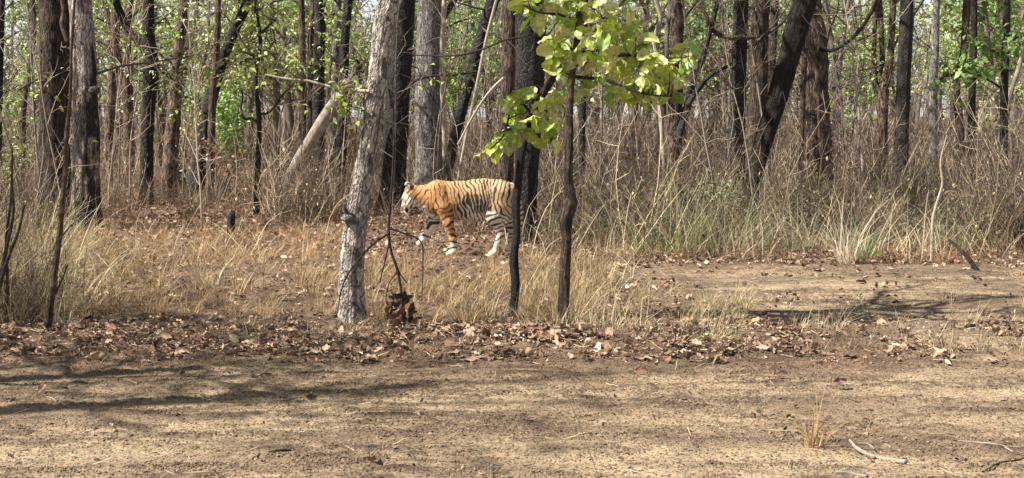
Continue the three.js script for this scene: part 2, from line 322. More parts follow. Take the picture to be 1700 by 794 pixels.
function tree(label, short, line, d, o = {}) {
  const { mat = BARK.brown, H = 8.5, seed = 1, crown = 0, amp = 0.12, freq = 5, radial = 22, col = null, tone = 1, step = 0.07, flare = 0.25, twist = 0, limbs = 5, name = 'tree', category = 'tree', tile = 0.6, stop = false, group } = o;
  const r = rngOf(seed * 77 + 3);
  const pts = line.map(([px, py, w, dd]) => at(px, py, d + (dd || 0))), rad = line.map(([, , w]) => w * d / F / 2);
  const a = pts[0], b = pts[1], gy = groundH(a.x, a.z, false);
  if (a.y > gy + 0.05) { const k = clamp((a.x - b.x) / Math.max(0.3, b.y - a.y), -0.5, 0.5), dy = a.y - gy + 0.15; pts.unshift(V(a.x + k * dy, gy - 0.15, a.z)); rad.unshift(rad[0] * 1.12); }
  else pts[0].y = Math.min(a.y, gy) - 0.15;
  if (!stop) {
    const e = pts[pts.length - 1], f = pts[pts.length - 2], dx = clamp((e.x - f.x) / Math.max(0.3, e.y - f.y), -0.45, 0.45), r0 = rad[rad.length - 1];
    for (let y = e.y + 1.4, k = 1; y < H; y += 1.4, k++) { pts.push(V(e.x + dx * (y - e.y) * 0.8 + rr(r, -0.12, 0.12), y, e.z + rr(r, -0.15, 0.15))); rad.push(Math.max(0.03, r0 * (1 - 0.6 * (y - e.y) / (H - e.y)))); }
  }
  const base = V(pts[0].x, groundH(pts[0].x, pts[0].z, false), pts[0].z), t = thing(name, label, category, base, group);
  const local = pts.map((p) => p.clone().sub(base));
  part('trunk', bark(local, rad, { radial, amp, freq, seed, col: col || (() => tone), step, flare, twist, tile }), mat, t);
  t.userData.curve = undefined;
  if (!stop) {
    const topP = local[local.length - 1], c = CROWNS[crown], cs = rr(r, 0.85, 1.25), turn = rr(r, 0, 6.28);
    const w = part('crown_branches', c.wood, M.vc, t, 'stuff'); w.position.copy(topP); w.rotation.y = turn; w.scale.setScalar(cs);
    if (c.leaf) { const f = part('crown', c.leaf, M.leafGreen, t, 'stuff'); f.position.copy(topP); f.rotation.y = turn; f.scale.setScalar(cs); }
  }
  const cv = new THREE.CatmullRomCurve3(local, false, 'centripetal');
  for (let k = 0; k < limbs; k++) {                                   // bare crooked side branches
    const u = rr(r, 0.3, 0.9), p = cv.getPointAt(u), s = r() < 0.5 ? -1 : 1, l = rr(r, 0.8, 2.4);
    const q = wander(r, p, V(s * rr(r, 0.5, 1), rr(r, 0.1, 0.9), rr(r, -0.8, 0.8)), l, 7, 0.28, 0.02), r0 = rr(r, 0.012, 0.03);
    const w = new Batch(); w.tube(q, q.map((_, i) => r0 * (1 - i / 8) + 0.003), 5, [0.1 * tone, 0.078 * tone, 0.062 * tone]);
    for (let m = 0; m < 4; m++) { const i = 1 + Math.floor(r() * 6), e = wander(r, q[i], V(rr(r, -1, 1), rr(r, -0.3, 0.9), rr(r, -1, 1)), rr(r, 0.3, 0.9), 4, 0.35); w.tube(e, [0.008, 0.007, 0.005, 0.004, 0.002], 3, [0.12, 0.095, 0.075]); }
    part('branch', w.geo(), M.vc, t);
  }
  heroes.push([line[Math.floor(line.length / 2)][0], short]);
  delete t.userData.curve;
  return t;
}

// ---------------------------------------------------------------- the trees that can be told apart in the photograph
// each line is [pixel x, pixel y, width in pixels] from the foot up, at one distance from the camera
const patchTone = (seed, lo, hi, cut = 0.0, sc = 1) => (s, y, cx, sx) => lerp(lo, hi, sstep(fbm3(cx * 1.3 * sc + seed, y * 1.1 * sc, sx * 1.3 * sc, 3), cut - 0.1, cut + 0.12));
{
  const t1 = tree('massive dark fissured trunk, partly hidden behind the half-charred trunk', 'massive dark trunk', [[90, 372, 58], [90, 240, 50], [90, 120, 49], [89, 0, 48]], 24, { amp: 0.16, freq: 7, seed: 3, radial: 40, step: 0.04, crown: 3, twist: 0.25, tone: 0.5, limbs: 2, flare: 0.35 });
  bough(t1, [[100, -12, 8], [106, 15, 8], [103, 40, 9], [112, 70, 7]], 23.6, { seed: 31, tone: 1.4, zWob: 0.05 });
  const t2 = tree('tall half-charred trunk, grey bark above and blackened with pale scars below', 'half-charred trunk', [[138, 384, 56], [142, 300, 46], [142, 200, 43], [139, 120, 41], [135, 40, 38], [132, 0, 37]], 22, {
    mat: BARK.grey, amp: 0.13, freq: 6, seed: 5, radial: 44, step: 0.035, crown: 3, limbs: 2, flare: 0.3,
    col: (s, y, cx, sx) => {
      const n = fbm3(cx * 1.4 + 4, y * 0.9, sx * 1.4, 3), edge = sstep(y + n * 1.6, 2.55, 2.75), scar = sstep(fbm3(cx * 2.2 + 9, y * 1.7, sx * 2.2, 3) + 0.35 * (1 - Math.abs(y - 1.2)), 0.28, 0.34);
      return mix3(mix3([0.1, 0.085, 0.08], [0.9, 0.74, 0.6], scar), [1.0, 0.94, 0.92], edge);
    } });
  { const k = new THREE.SphereGeometry(0.085, 20, 14), p = k.attributes.position; for (let i = 0; i < p.count; i++) { const x = p.getX(i), y = p.getY(i), z = p.getZ(i), q = 1 + 0.25 * N3(x * 18, y * 18, z * 18) - 0.35 * Math.exp(-(x * x + y * y) / 0.0008) * (z > 0 ? 1 : 0); p.setXYZ(i, x * q, y * q * 0.8, z * q); } k.computeVertexNormals(); k.setAttribute('color', new THREE.Float32BufferAttribute(new Float32Array(p.count * 3).fill(0.3), 3)); const m = part('knot', k, BARK.grey, t2); m.position.copy(at(156, 150, 21.82).sub(t2.position)); }
  tree('reddish-brown medium trunk standing behind and right of the half-charred trunk', 'reddish-brown trunk', [[180, 250, 17], [184, 170, 16], [190, 80, 15], [192, 0, 14]], 35, { seed: 6, tone: 1.5, crown: 0 });
  const t4 = tree('forked brown trunk with a bent limb, left of the black straight trunk', 'bent-limbed trunk', [[214, 250, 18], [212, 160, 17], [210, 70, 15], [214, 0, 14]], 37, { seed: 7, tone: 1.2, crown: 0 });
  bough(t4, [[212, 142, 8], [198, 105, 9], [196, 88, 8], [214, 62, 7], [232, 55, 6]], 37, { seed: 71, zWob: 0.1 });
  const t5 = tree('straight black trunk with a drooping black limb reaching left', 'black straight trunk', [[243, 285, 22], [245, 200, 21], [250, 110, 26], [247, 60, 20], [246, 0, 18]], 28, { mat: BARK.char, seed: 8, tone: 0.8, crown: 1, limbs: 2 });
  bough(t5, [[246, 92, 13], [232, 74, 13], [212, 48, 13], [198, 18, 13], [186, -5, 12], [150, -12, 10]], 28, { seed: 72, mat: BARK.char, tone: 0.9, zWob: 0.15, leaves: 90, len: 0.1, twigs: 12 });
  tree('grey-brown trunk leaning slightly right, beside the straight black trunk', 'grey-brown leaning trunk', [[283, 260, 25], [289, 180, 22], [296, 90, 19], [306, 0, 16]], 30, { seed: 9, tone: 1.35, crown: 0 });
  tree('slim upright brown trunk standing against a black leaning trunk', 'slim upright trunk', [[350, 250, 13], [353, 160, 12], [360, 70, 11], [362, 0, 10]], 29.5, { seed: 10, tone: 1.2, crown: 1, limbs: 2 });
  const t7 = tree('black trunk leaning right behind the slim upright brown trunk', 'black leaning trunk', [[336, 245, 26], [347, 180, 22], [362, 120, 19], [385, 60, 17], [412, 0, 16]], 30.5, { mat: BARK.char, seed: 11, tone: 0.9, crown: 0 });
  bough(t7, [[372, 100, 8], [395, 106, 7], [420, 96, 5], [440, 98, 4]], 30.5, { seed: 73, leaves: 120, len: 0.11, col: OLIVE, twigs: 14 });
  const t8 = tree('thin dark crooked tree with curling side limbs, right of the black leaning trunk', 'thin crooked tree', [[428, 268, 9], [430, 200, 8], [424, 130, 7], [432, 70, 6], [424, 0, 5]], 25, { mat: BARK.char, seed: 12, tone: 1.1, crown: 1, radial: 12 });
  bough(t8, [[428, 205, 5], [418, 196, 4.5], [406, 198, 4], [400, 180, 4], [403, 160, 3], [396, 135, 2]], 25, { seed: 74, zWob: 0.1 });
  bough(t8, [[429, 190, 4], [444, 188, 4], [460, 172, 3.5], [468, 158, 3], [486, 142, 2]], 25, { seed: 75, zWob: 0.1 });
  tree('brown trunk, leftmost of the close row of five behind the leaning pale log', 'row trunk one', [[500, 255, 14], [503, 160, 12], [502, 80, 11], [500, 0, 10]], 36, { seed: 13, tone: 1.2, crown: 0, limbs: 3 });
  tree('slender dark trunk, second in the close row behind the leaning pale log', 'row trunk two', [[514, 250, 13], [516, 150, 11], [515, 70, 10], [520, 0, 10]], 38, { seed: 14, tone: 0.8, crown: 1, limbs: 3 });
  tree('thickest black trunk in the middle of the close row behind the leaning log', 'row trunk three', [[528, 250, 22], [529, 130, 19], [531, 60, 18], [530, 0, 17]], 35, { mat: BARK.char, seed: 15, crown: 2, limbs: 2 });
  tree('pale grey trunk, fourth in the close row behind the leaning log', 'row trunk four', [[554, 250, 13], [556, 140, 12], [558, 70, 12], [562, 0, 11]], 37, { mat: BARK.grey, seed: 16, tone: 0.6, crown: 0, limbs: 2 });
  tree('black trunk at the right end of the close row, nearest the grey foreground tree', 'row trunk five', [[566, 255, 18], [569, 150, 16], [573, 60, 15], [578, 0, 15]], 34, { mat: BARK.char, seed: 17, crown: 1, limbs: 2 });
  tree('pale smooth trunk leaning hard to the right, half fallen among the trees', 'leaning pale log', [[496, 268, 22], [514, 238, 22], [538, 198, 21], [562, 162, 20], [580, 134, 17]], 26.5, { mat: BARK.pale, seed: 18, amp: 0.06, stop: true, limbs: 0, name: 'leaning_log', category: 'log', tone: 0.8 });
  const t12 = tree('thick black trunk just behind and right of the grey foreground tree', 'thick black trunk', [[652, 305, 44], [658, 200, 40], [664, 100, 39], [669, 0, 38]], 27, { mat: BARK.char, seed: 19, radial: 36, step: 0.05, crown: 2, limbs: 2, amp: 0.13 });
  bough(t12, [[660, 165, 4], [690, 134, 4], [720, 126, 4], [760, 124, 3.5], [805, 118, 2]], 26.6, { seed: 77, leaves: 90, len: 0.12, twigs: 16, spread: 0.35, zWob: 0.2 });
  const t13 = tree('broad grey-brown trunk standing directly behind the tiger\'s shoulders', 'broad grey-brown trunk', [[714, 318, 56], [712, 260, 46], [711, 180, 44], [713, 100, 42], [713, 0, 39]], 33, { mat: BARK.grey, seed: 20, tone: 0.62, radial: 44, step: 0.05, crown: 2, limbs: 2, amp: 0.1 });
  bough(t13, [[730, 36, 11], [745, 16, 10], [758, -6, 9]], 33, { seed: 78, tone: 0.6 });
  const t14 = tree('thin pale stem with a mossy lower part, right of the broad grey-brown trunk', 'thin pale mossy stem', [[740, 300, 10], [738, 220, 9], [735, 150, 9], [734, 70, 8], [738, 0, 8]], 31, { mat: BARK.pale, seed: 21, radial: 14, crown: 0, limbs: 1, amp: 0.06, col: (s, y) => mix3([0.42, 0.5, 0.12], [1.1, 1.05, 1], sstep(y + 0.3 * N3(y * 5, 1, 2), 0.95, 1.15)) });
  const t15 = tree('black trunk leaning to the right between the mossy stem and the charred pair', 'black slanting trunk', [[748, 260, 17], [764, 190, 18], [782, 125, 20], [800, 60, 21], [818, 0, 21]], 29, { mat: BARK.char, seed: 22, crown: 0, limbs: 2, amp: 0.15 });
  tree('long thin pale stem slanting up to the right, before the black slanting trunk', 'thin pale slanting stem', [[762, 290, 5], [776, 215, 5.5], [792, 140, 5.5], [806, 70, 5], [824, 0, 5]], 23, { mat: BARK.pale, seed: 23, radial: 10, crown: 0, limbs: 2, amp: 0.05 });
  const t17a = tree('brown-edged trunk of the charred pair, on its left side behind the leafy saplings', 'left trunk of the charred pair', [[838, 330, 30], [840, 240, 26], [843, 140, 25], [846, 60, 25], [848, 0, 26]], 21, { seed: 24, radial: 32, step: 0.05, crown: 0, tone: 0.8, limbs: 1 });
  const t17b = tree('thick charred black trunk behind the tiger\'s tail, right one of the pair', 'charred black trunk', [[870, 410, 44], [872, 330, 38], [876, 240, 42], [880, 120, 48], [882, 0, 50]], 19.6, { mat: BARK.char, seed: 25, radial: 44, step: 0.04, tone: 0.75, crown: 0, limbs: 1, amp: 0.11 });
  bough(t17b, [[866, 62, 3.5], [840, 66, 3.5], [800, 82, 3], [760, 92, 3], [690, 92, 2]], 19.2, { seed: 79, twigs: 6, spread: 0.3, zWob: 0.1 });
  bough(t17a, [[836, 130, 5], [815, 150, 5], [790, 185, 4], [760, 240, 3]], 20.5, { seed: 80, mat: BARK.pale });
  tree('slender black trunk seen just right of the two leafy saplings', 'slender black trunk', [[964, 300, 13], [966, 230, 12], [968, 150, 11], [972, 0, 10]], 25, { mat: BARK.char, seed: 26, radial: 14, crown: 1, limbs: 2 });
  const t20 = tree('dark grey-brown trunk right of the yellow-green sapling leaves', 'dark trunk past the leaves', [[1118, 270, 28], [1121, 180, 24], [1123, 90, 22], [1125, 0, 21]], 28, { seed: 27, radial: 28, tone: 1.0, crown: 0, limbs: 2 });
  bough(t20, [[1124, 235, 14], [1140, 180, 13], [1152, 132, 12], [1168, 92, 10], [1182, 40, 9], [1194, -5, 8]], 27.8, { seed: 81, mat: BARK.char, tone: 1.6, zWob: 0.2, twigs: 8 });
  bough(t20, [[1142, 175, 10], [1158, 150, 9], [1176, 128, 8], [1205, 112, 6], [1240, 92, 4]], 27.5, { seed: 82, mat: BARK.char, tone: 1.8, zWob: 0.2, twigs: 6 });
  tree('thin silvery S-curved stem left of the dark trunk past the leaves', 'silvery curved stem', [[1104, 280, 8], [1096, 180, 8], [1092, 100, 8], [1087, 65, 8], [1097, 30, 8], [1089, 0, 8]], 29, { mat: BARK.pale, seed: 28, radial: 12, crown: 0, limbs: 1, amp: 0.04 });
  tree('thin grey stem close against the dark trunk past the leaves', 'thin grey stem', [[1112, 270, 7], [1110, 150, 7], [1108, 60, 7], [1114, 0, 7]], 29.5, { mat: BARK.grey, seed: 29, radial: 12, crown: 0, limbs: 1, tone: 0.8, amp: 0.06 });
  const t21 = tree('black rough-plated trunk, left of the dark brown trunk', 'black rough trunk', [[1222, 330, 30], [1224, 220, 26], [1227, 110, 25], [1231, 0, 24]], 26, { mat: BARK.char, seed: 30, radial: 30, crown: 0, limbs: 2, tone: 1.1 });
  bough(t21, [[1236, 62, 8], [1210, 62, 8], [1188, 54, 8], [1174, 30, 7], [1160, -6, 7]], 25.6, { seed: 83, zWob: 0.1, tone: 1.3, twigs: 6 });
  bough(t21, [[1230, 64, 7], [1262, 60, 6], [1292, 44, 5], [1320, 12, 4]], 25.6, { seed: 84, zWob: 0.1, tone: 1.3 });
  tree('dark brown rough trunk in front of a narrower one, left of the big leaning trunk', 'dark brown trunk', [[1252, 340, 38], [1256, 230, 32], [1261, 110, 29], [1264, 0, 28]], 27, { seed: 32, radial: 30, crown: 0, limbs: 2, tone: 0.75, amp: 0.15 });
  tree('narrow dark trunk half hidden behind the dark brown rough trunk', 'narrow dark trunk', [[1276, 280, 16], [1280, 150, 14], [1284, 60, 14], [1287, 0, 13]], 31, { seed: 33, radial: 20, crown: 0, limbs: 1, tone: 0.8 });
  tree('big black fissured trunk leaning to the right, crossing in front of the twisted trunk', 'big leaning trunk', [[1232, 408, 38], [1243, 350, 27], [1254, 290, 27], [1266, 240, 29], [1284, 185, 31], [1306, 110, 34], [1325, 40, 37], [1338, 0, 38]], 22, { seed: 34, radial: 44, step: 0.035, crown: 1, limbs: 1, tone: 0.2, amp: 0.17, freq: 8 });
  const t24 = tree('gnarled brown trunk twisted like rope with hanging vine stems', 'twisted trunk', [[1356, 330, 58], [1355, 265, 50], [1354, 200, 46], [1355, 120, 38], [1352, 60, 34], [1345, 0, 34]], 24, { seed: 35, radial: 44, step: 0.03, crown: 0, limbs: 1, tone: 0.9, amp: 0.3, freq: 2.2, twist: 1.6 });
  bough(t24, [[1331, 22, 10], [1338, 60, 10], [1352, 95, 9], [1358, 140, 8], [1360, 200, 6], [1364, 262, 5]], 23.4, { seed: 85, zWob: 0.03, tone: 1.3 });
  bough(t24, [[1330, 290, 9], [1332, 200, 9], [1334, 130, 10], [1338, 80, 8]], 23.6, { seed: 86, zWob: 0.05, tone: 1.1 });
  bough(t24, [[1358, 142, 6], [1362, 190, 4], [1366, 240, 4], [1363, 285, 4]], 23.4, { seed: 87, zWob: 0.05, tone: 1.9 });
  bough(t24, [[1360, 78, 7], [1378, 84, 6], [1398, 76, 6], [1422, 56, 6], [1445, 24, 6], [1458, -8, 6]], 23.8, { seed: 88, mat: BARK.char, tone: 1.2, zWob: 0.1, twigs: 5 });
  const t25 = tree('brown tree forking into three upright stems, left of the checkered black trunk', 'three-stemmed tree', [[1464, 290, 22], [1465, 220, 18], [1467, 150, 19], [1478, 100, 12], [1481, 50, 11], [1484, 0, 10]], 28, { seed: 36, radial: 24, crown: 0, limbs: 2, tone: 1.5 });
  bough(t25, [[1465, 158, 12], [1454, 138, 10], [1451, 90, 9], [1453, 40, 8], [1458, -8, 8]], 28, { seed: 89, tone: 1.5, zWob: 0.08 });
  bough(t25, [[1467, 130, 9], [1465, 90, 9], [1463, 40, 9], [1460, -8, 9]], 28.1, { seed: 90, tone: 1.4, zWob: 0.08 });
  tree('straight black trunk with bark checkered like charcoal, right of the three-stemmed tree', 'checkered black trunk', [[1494, 300, 27], [1497, 220, 24], [1501, 120, 23], [1506, 0, 22]], 26, { mat: BARK.char, seed: 37, radial: 34, step: 0.04, crown: 0, limbs: 1, tone: 1.6, amp: 0.08, tile: 0.45 });
  tree('slim pale-barked tree right of the checkered black trunk', 'slim pale-barked tree', [[1549, 280, 17], [1549, 180, 15], [1552, 90, 13], [1556, 0, 12]], 33, { mat: BARK.grey, seed: 38, radial: 18, crown: 0, limbs: 3, tone: 0.8 });
  const t28 = tree('brown S-curved tree beneath the bright green leaves', 'S-curved tree', [[1597, 290, 15], [1593, 200, 14], [1588, 140, 13], [1600, 90, 13], [1606, 0, 13]], 27, { seed: 39, radial: 20, crown: 0, limbs: 3, tone: 1.1 });
  tree('dark trunk close behind and right of the S-curved tree', 'dark trunk by the S-curved tree', [[1613, 290, 14], [1614, 180, 12], [1616, 90, 12], [1617, 0, 11]], 29, { mat: BARK.char, seed: 40, radial: 18, crown: 0, limbs: 2 });
  const t30 = tree('dark straight tree carrying sprays of bright green leaves, near the right edge', 'leafy dark tree', [[1667, 300, 15], [1667, 200, 13], [1669, 100, 13], [1672, 0, 12]], 25, { mat: BARK.char, seed: 41, radial: 20, crown: 0, limbs: 2, tone: 1.2 });
  const BRIGHT = [0.2, 0.34, 0.06];
  bough(t30, [[1668, 150, 4], [1640, 132, 4], [1610, 120, 3.5], [1580, 124, 3], [1560, 132, 2]], 24.6, { seed: 91, leaves: 150, len: 0.17, col: BRIGHT, twigs: 14, spread: 0.28, zWob: 0.2 });
  bough(t30, [[1669, 100, 4], [1650, 85, 4], [1625, 75, 3], [1606, 62, 2]], 24.6, { seed: 92, leaves: 90, len: 0.17, col: BRIGHT, twigs: 10, spread: 0.28, zWob: 0.2 });
  bough(t30, [[1670, 70, 4], [1690, 62, 4], [1706, 58, 3]], 24.6, { seed: 93, leaves: 60, len: 0.17, col: BRIGHT, twigs: 8, spread: 0.25, zWob: 0.2 });
  tree('pale branching tree slanting right at the right edge of the forest', 'pale slanting tree', [[1640, 275, 10], [1660, 225, 9], [1672, 170, 8], [1690, 120, 8], [1702, 60, 7]], 30, { mat: BARK.pale, seed: 42, radial: 14, crown: 0, limbs: 3, tone: 0.8 });
  tree('thin dark tree at the far left edge, curving upward', 'far-left curved tree', [[36, 250, 11], [39, 180, 10], [50, 110, 9], [56, 40, 8], [54, 0, 7]], 31, { seed: 43, radial: 14, crown: 0, limbs: 3, tone: 1.1 });
  tree('dark tree at the extreme left margin, carrying dark leaves', 'left margin tree', [[-6, 330, 14], [-3, 180, 13], [0, 60, 12], [2, 0, 12]], 26, { mat: BARK.char, seed: 44, radial: 16, crown: 2, limbs: 2 });
}
// sprays of fresh leaves low on trees in the middle distance
function sprays(t, d, list) { list.forEach(([x0, y0, x1, y1, n], i) => bough(t, [[x0, y0, 5], [(x0 + x1) / 2 + 6, (y0 + y1) / 2 - 5, 4], [x1, y1, 2]], d, { seed: 300 + x0 + i, leaves: n, len: 0.11, col: [0.44, 0.57, 0.14], twigs: 12, spread: 0.5, zWob: 0.4 })); }
{
  const L = (k) => scene.children.find((o) => (o.userData.label || '').startsWith(k));
  sprays(L('straight black trunk with'), 28, [[246, 120, 290, 135, 120], [246, 50, 275, 30, 120]]);
  sprays(L('grey-brown trunk leaning'), 30, [[297, 90, 330, 70, 130], [290, 160, 330, 175, 90]]);
  sprays(L('reddish-brown medium'), 35, [[190, 60, 160, 30, 110], [190, 90, 215, 75, 90]]);
  sprays(L('thin dark crooked tree'), 25, [[428, 60, 460, 30, 110], [426, 110, 400, 85, 110], [424, 20, 395, 5, 100]]);
  sprays(L('thickest black trunk in'), 35, [[530, 100, 490, 115, 120], [530, 40, 560, 20, 120]]);
  sprays(L('black trunk at the right end'), 34, [[572, 90, 600, 120, 120], [574, 40, 545, 60, 110]]);
  sprays(L('massive dark'), 24, [[70, 130, 30, 150, 90]]);
  sprays(L('brown tree forking'), 28, [[1465, 120, 1430, 130, 110], [1452, 60, 1420, 70, 110]]);
}
// foreground grey tree
{
  const g = tree('grey flaky-barked tree in the foreground, its trunk bending left at the foot', 'grey foreground tree', [[588, 556, 50], [585, 520, 45], [583, 470, 42], [586, 410, 40], [594, 350, 37], [605, 280, 33], [616, 210, 31], [626, 140, 33], [636, 60, 36], [646, 0, 38]], 11.8, {
    mat: BARK.grey, seed: 51, radial: 90, step: 0.012, amp: 0.13, freq: 9, flare: 0.22, crown: 3, limbs: 0, tile: 0.4, H: 6.5,
    col: (s, y, cx, sx) => mix3([1.08, 1.03, 0.98], [0.36, 0.33, 0.31], Math.max(sstep(fbm3(cx * 2 + 3, y * 2.2, sx * 2, 3), 0.2, 0.3) * 0.8, 1 - sstep(y + 0.25 * fbm3(cx * 3, y * 4, sx * 3, 2), 0.08, 0.2))) });
  bough(g, [[613, 152, 6], [585, 150, 6], [555, 146, 5], [510, 134, 4.5], [470, 130, 4], [440, 124, 3]], 11.7, { seed: 52, mat: BARK.pale, leaves: 110, len: 0.075, col: [0.36, 0.46, 0.08], twigs: 20, spread: 0.14, zWob: 0.08 });
  const k = new THREE.SphereGeometry(0.05, 16, 12), p = k.attributes.position; for (let i = 0; i < p.count; i++) { const x = p.getX(i), y = p.getY(i), z = p.getZ(i), q = 1 + 0.4 * N3(x * 30, y * 30, z * 30); p.setXYZ(i, x * q * 1.1, y * q * 0.9, z * q); } k.computeVertexNormals(); k.setAttribute('color', new THREE.Float32BufferAttribute(new Float32Array(p.count * 3).fill(0.8), 3));
  const m = part('knot', k, BARK.grey, g); m.position.copy(at(578, 362, 11.72).sub(g.position));
  part('branch_stub', bark([at(590, 370, 11.72), at(574, 352, 11.7), at(571, 340, 11.68)].map((q) => q.sub(g.position)), [0.028, 0.02, 0.012], { radial: 10, step: 0.02, seed: 53, tile: 0.2, col: () => 0.55 }), BARK.grey, g);
}
// the two leafy saplings
function bigLeafGeo(seed) {
  const r = rngOf(seed), nx = 6, ny = 9, pos = [], col = [], idx = [], fold = rr(r, 0.1, 0.9), droop = rr(r, 0.1, 1.1), tw = rr(r, -0.9, 0.9), ph = rr(r, 0, 6);
  for (let j = 0; j <= ny; j++) for (let i = 0; i <= nx; i++) {
    const t = j / ny, s = i / nx * 2 - 1, w = 0.37 * Math.pow(Math.sin(Math.PI * Math.min(1, 0.04 + Math.pow(t, 0.85) * 0.96)), 0.62) * (t > 0.97 ? 0.4 : 1), x = s * w, y = -t;
    let z = fold * Math.abs(x) * 0.8 - droop * t * t * 0.35 + 0.06 * Math.sin(t * 16 + ph) * s * s + 0.02 * Math.sin(t * 26 + Math.abs(s) * 4) * Math.abs(s);
    const c = Math.cos(tw * t), q = Math.sin(tw * t);
    pos.push(x * c - z * q, y, x * q + z * c);
    const vein = Math.abs(s) < 0.12 ? 1.3 : Math.sin(t * 26 + Math.abs(s) * 4) > 0.75 ? 1.14 : 1, spot = N3(s * 4 + seed * 3, t * 7, seed) > 0.42 ? 0.55 : 1, m = vein * spot * (1 + 0.22 * N3(s * 3 + seed, t * 5, seed));
    col.push(m, m, m * 0.95);
    if (i && j) { const a = (j - 1) * (nx + 1) + i - 1, b = a + 1, d = a + nx + 1; idx.push(a, d, b, b, d, d + 1); }
  }
  const g = new THREE.BufferGeometry(); g.setAttribute('position', new THREE.Float32BufferAttribute(pos, 3)); g.setAttribute('color', new THREE.Float32BufferAttribute(col, 3)); g.setIndex(idx); g.computeVertexNormals(); return g;
}
{
  const r = rngOf(6001), geos = Array.from({ length: 10 }, (_, i) => bigLeafGeo(300 + i));
  const mats = [[0.41, 0.49, 0.09], [0.48, 0.54, 0.11], [0.34, 0.43, 0.07], [0.54, 0.57, 0.2], [0.43, 0.44, 0.13], [0.26, 0.38, 0.07], [0.5, 0.5, 0.25]].map((c) => new THREE.MeshPhysicalMaterial({ color: new THREE.Color().setRGB(...c), vertexColors: true, roughness: 0.45, transmission: 0.4, thickness: 0, side: THREE.DoubleSide }));
  const black = thing('sapling', 'thin black-stemmed sapling curving right into yellow-green leaves', 'sapling', gnd(852, 531));
  const brown = thing('sapling', 'knobbly brown-stemmed sapling under the yellow-green leaf canopy', 'sapling', gnd(936, 547));
  const line = (tr, pts, d0, d1, o, name = 'stem', mat = BARK.brown) => { const q = pts.map(([x, y], i) => at(x, y, lerp(d0, d1, i / (pts.length - 1)))), m = part(name, bark(q.map((p) => p.clone().sub(tr.position)), pts.map(([, , w]) => w * d0 / F / 2), { radial: 12, step: 0.03, tile: 0.15, amp: 0.15, freq: 3, seed: q[0].x * 9, ...o }), mat, tr); const c = new THREE.CatmullRomCurve3(q); return Array.from({ length: 24 }, (_, i) => c.getPoint(i / 23)); };
  const netA = [], netB = [];
  line(black, [[851, 538, 19], [852, 515, 15], [856, 470, 14], [853, 430, 14.5], [858, 385, 13], [857, 340, 14], [863, 285, 12], [866, 250, 13], [872, 225, 12]], 12.35, 12.3, { radial: 20, step: 0.02, amp: 0.25, freq: 4, col: patchTone(8, 0.5, 1.6, 0.1, 4) }, 'stem', BARK.char);
  netA.push(...line(black, [[872, 226, 13], [884, 190, 13], [902, 155, 13], [926, 120, 12], [950, 95, 9], [985, 84, 5], [1030, 88, 3]], 12.3, 12.15, { tone: 0.6, col: () => 0.5 }, 'stem'));
  netA.push(...line(black, [[926, 120, 7], [960, 128, 6], [1005, 132, 5], [1050, 150, 4], [1085, 158, 3], [1115, 160, 2]], 12.25, 12.0, {}, 'limb'));
  netA.push(...line(black, [[884, 192, 5], [866, 172, 4], [850, 180, 3.5], [836, 225, 3], [815, 247, 2]], 12.3, 12.05, {}, 'limb'));
  netA.push(...line(black, [[900, 160, 4], [905, 185, 3.5], [912, 215, 2.5], [914, 235, 2]], 12.3, 12.1, {}, 'limb'));
  line(brown, [[935, 552, 24], [936, 510, 19], [938, 450, 17], [941, 395, 16], [940, 366, 22], [946, 338, 22], [943, 300, 15], [945, 240, 14], [945, 190, 13]], 11.8, 11.8, { radial: 24, step: 0.02, col: patchTone(3, 0.5, 1.5, 0, 3), amp: 0.32, freq: 5 });
  netB.push(...line(brown, [[945, 192, 13], [949, 130, 12], [957, 75, 11.5], [961, 40, 11.5], [963, 0, 11], [966, -80, 9], [960, -160, 6]], 11.8, 11.8, { radial: 16, col: () => 1.1 }));
  netB.push(...line(brown, [[958, 78, 6], [985, 52, 5], [1012, 28, 4], [1042, -6, 3.5], [1060, -30, 2]], 11.8, 11.5, {}, 'limb'));
  netB.push(...line(brown, [[962, 34, 6], [925, 24, 5], [895, 20, 4], [868, 8, 3]], 11.8, 11.6, {}, 'limb'));
  netB.push(...line(brown, [[951, 110, 6], [990, 98, 5], [1040, 92, 4], [1090, 96, 3], [1138, 96, 2]], 11.8, 11.55, {}, 'limb'));
  netB.push(...line(brown, [[955, 85, 5], [930, 72, 4], [912, 78, 3]], 11.8, 11.6, {}, 'limb'));
  const A = [[868, 168], [862, 185], [880, 196], [858, 160], [886, 152], [850, 182], [843, 176], [851, 208], [860, 222], [846, 228], [882, 226], [872, 208], [910, 176], [904, 192], [911, 214], [916, 238], [924, 208], [838, 240], [822, 246], [812, 246], [940, 128], [955, 148], [945, 162], [925, 158], [914, 176], [930, 114], [972, 132], [992, 130], [966, 150], [1020, 158], [1034, 148], [1052, 138], [1066, 144], [1086, 138], [1098, 128], [1112, 124], [1118, 146], [1102, 158], [1086, 162], [1070, 168], [1056, 160], [1092, 148], [1012, 138], [1044, 164], [1112, 162], [1078, 150], [1126, 138], [898, 166]];
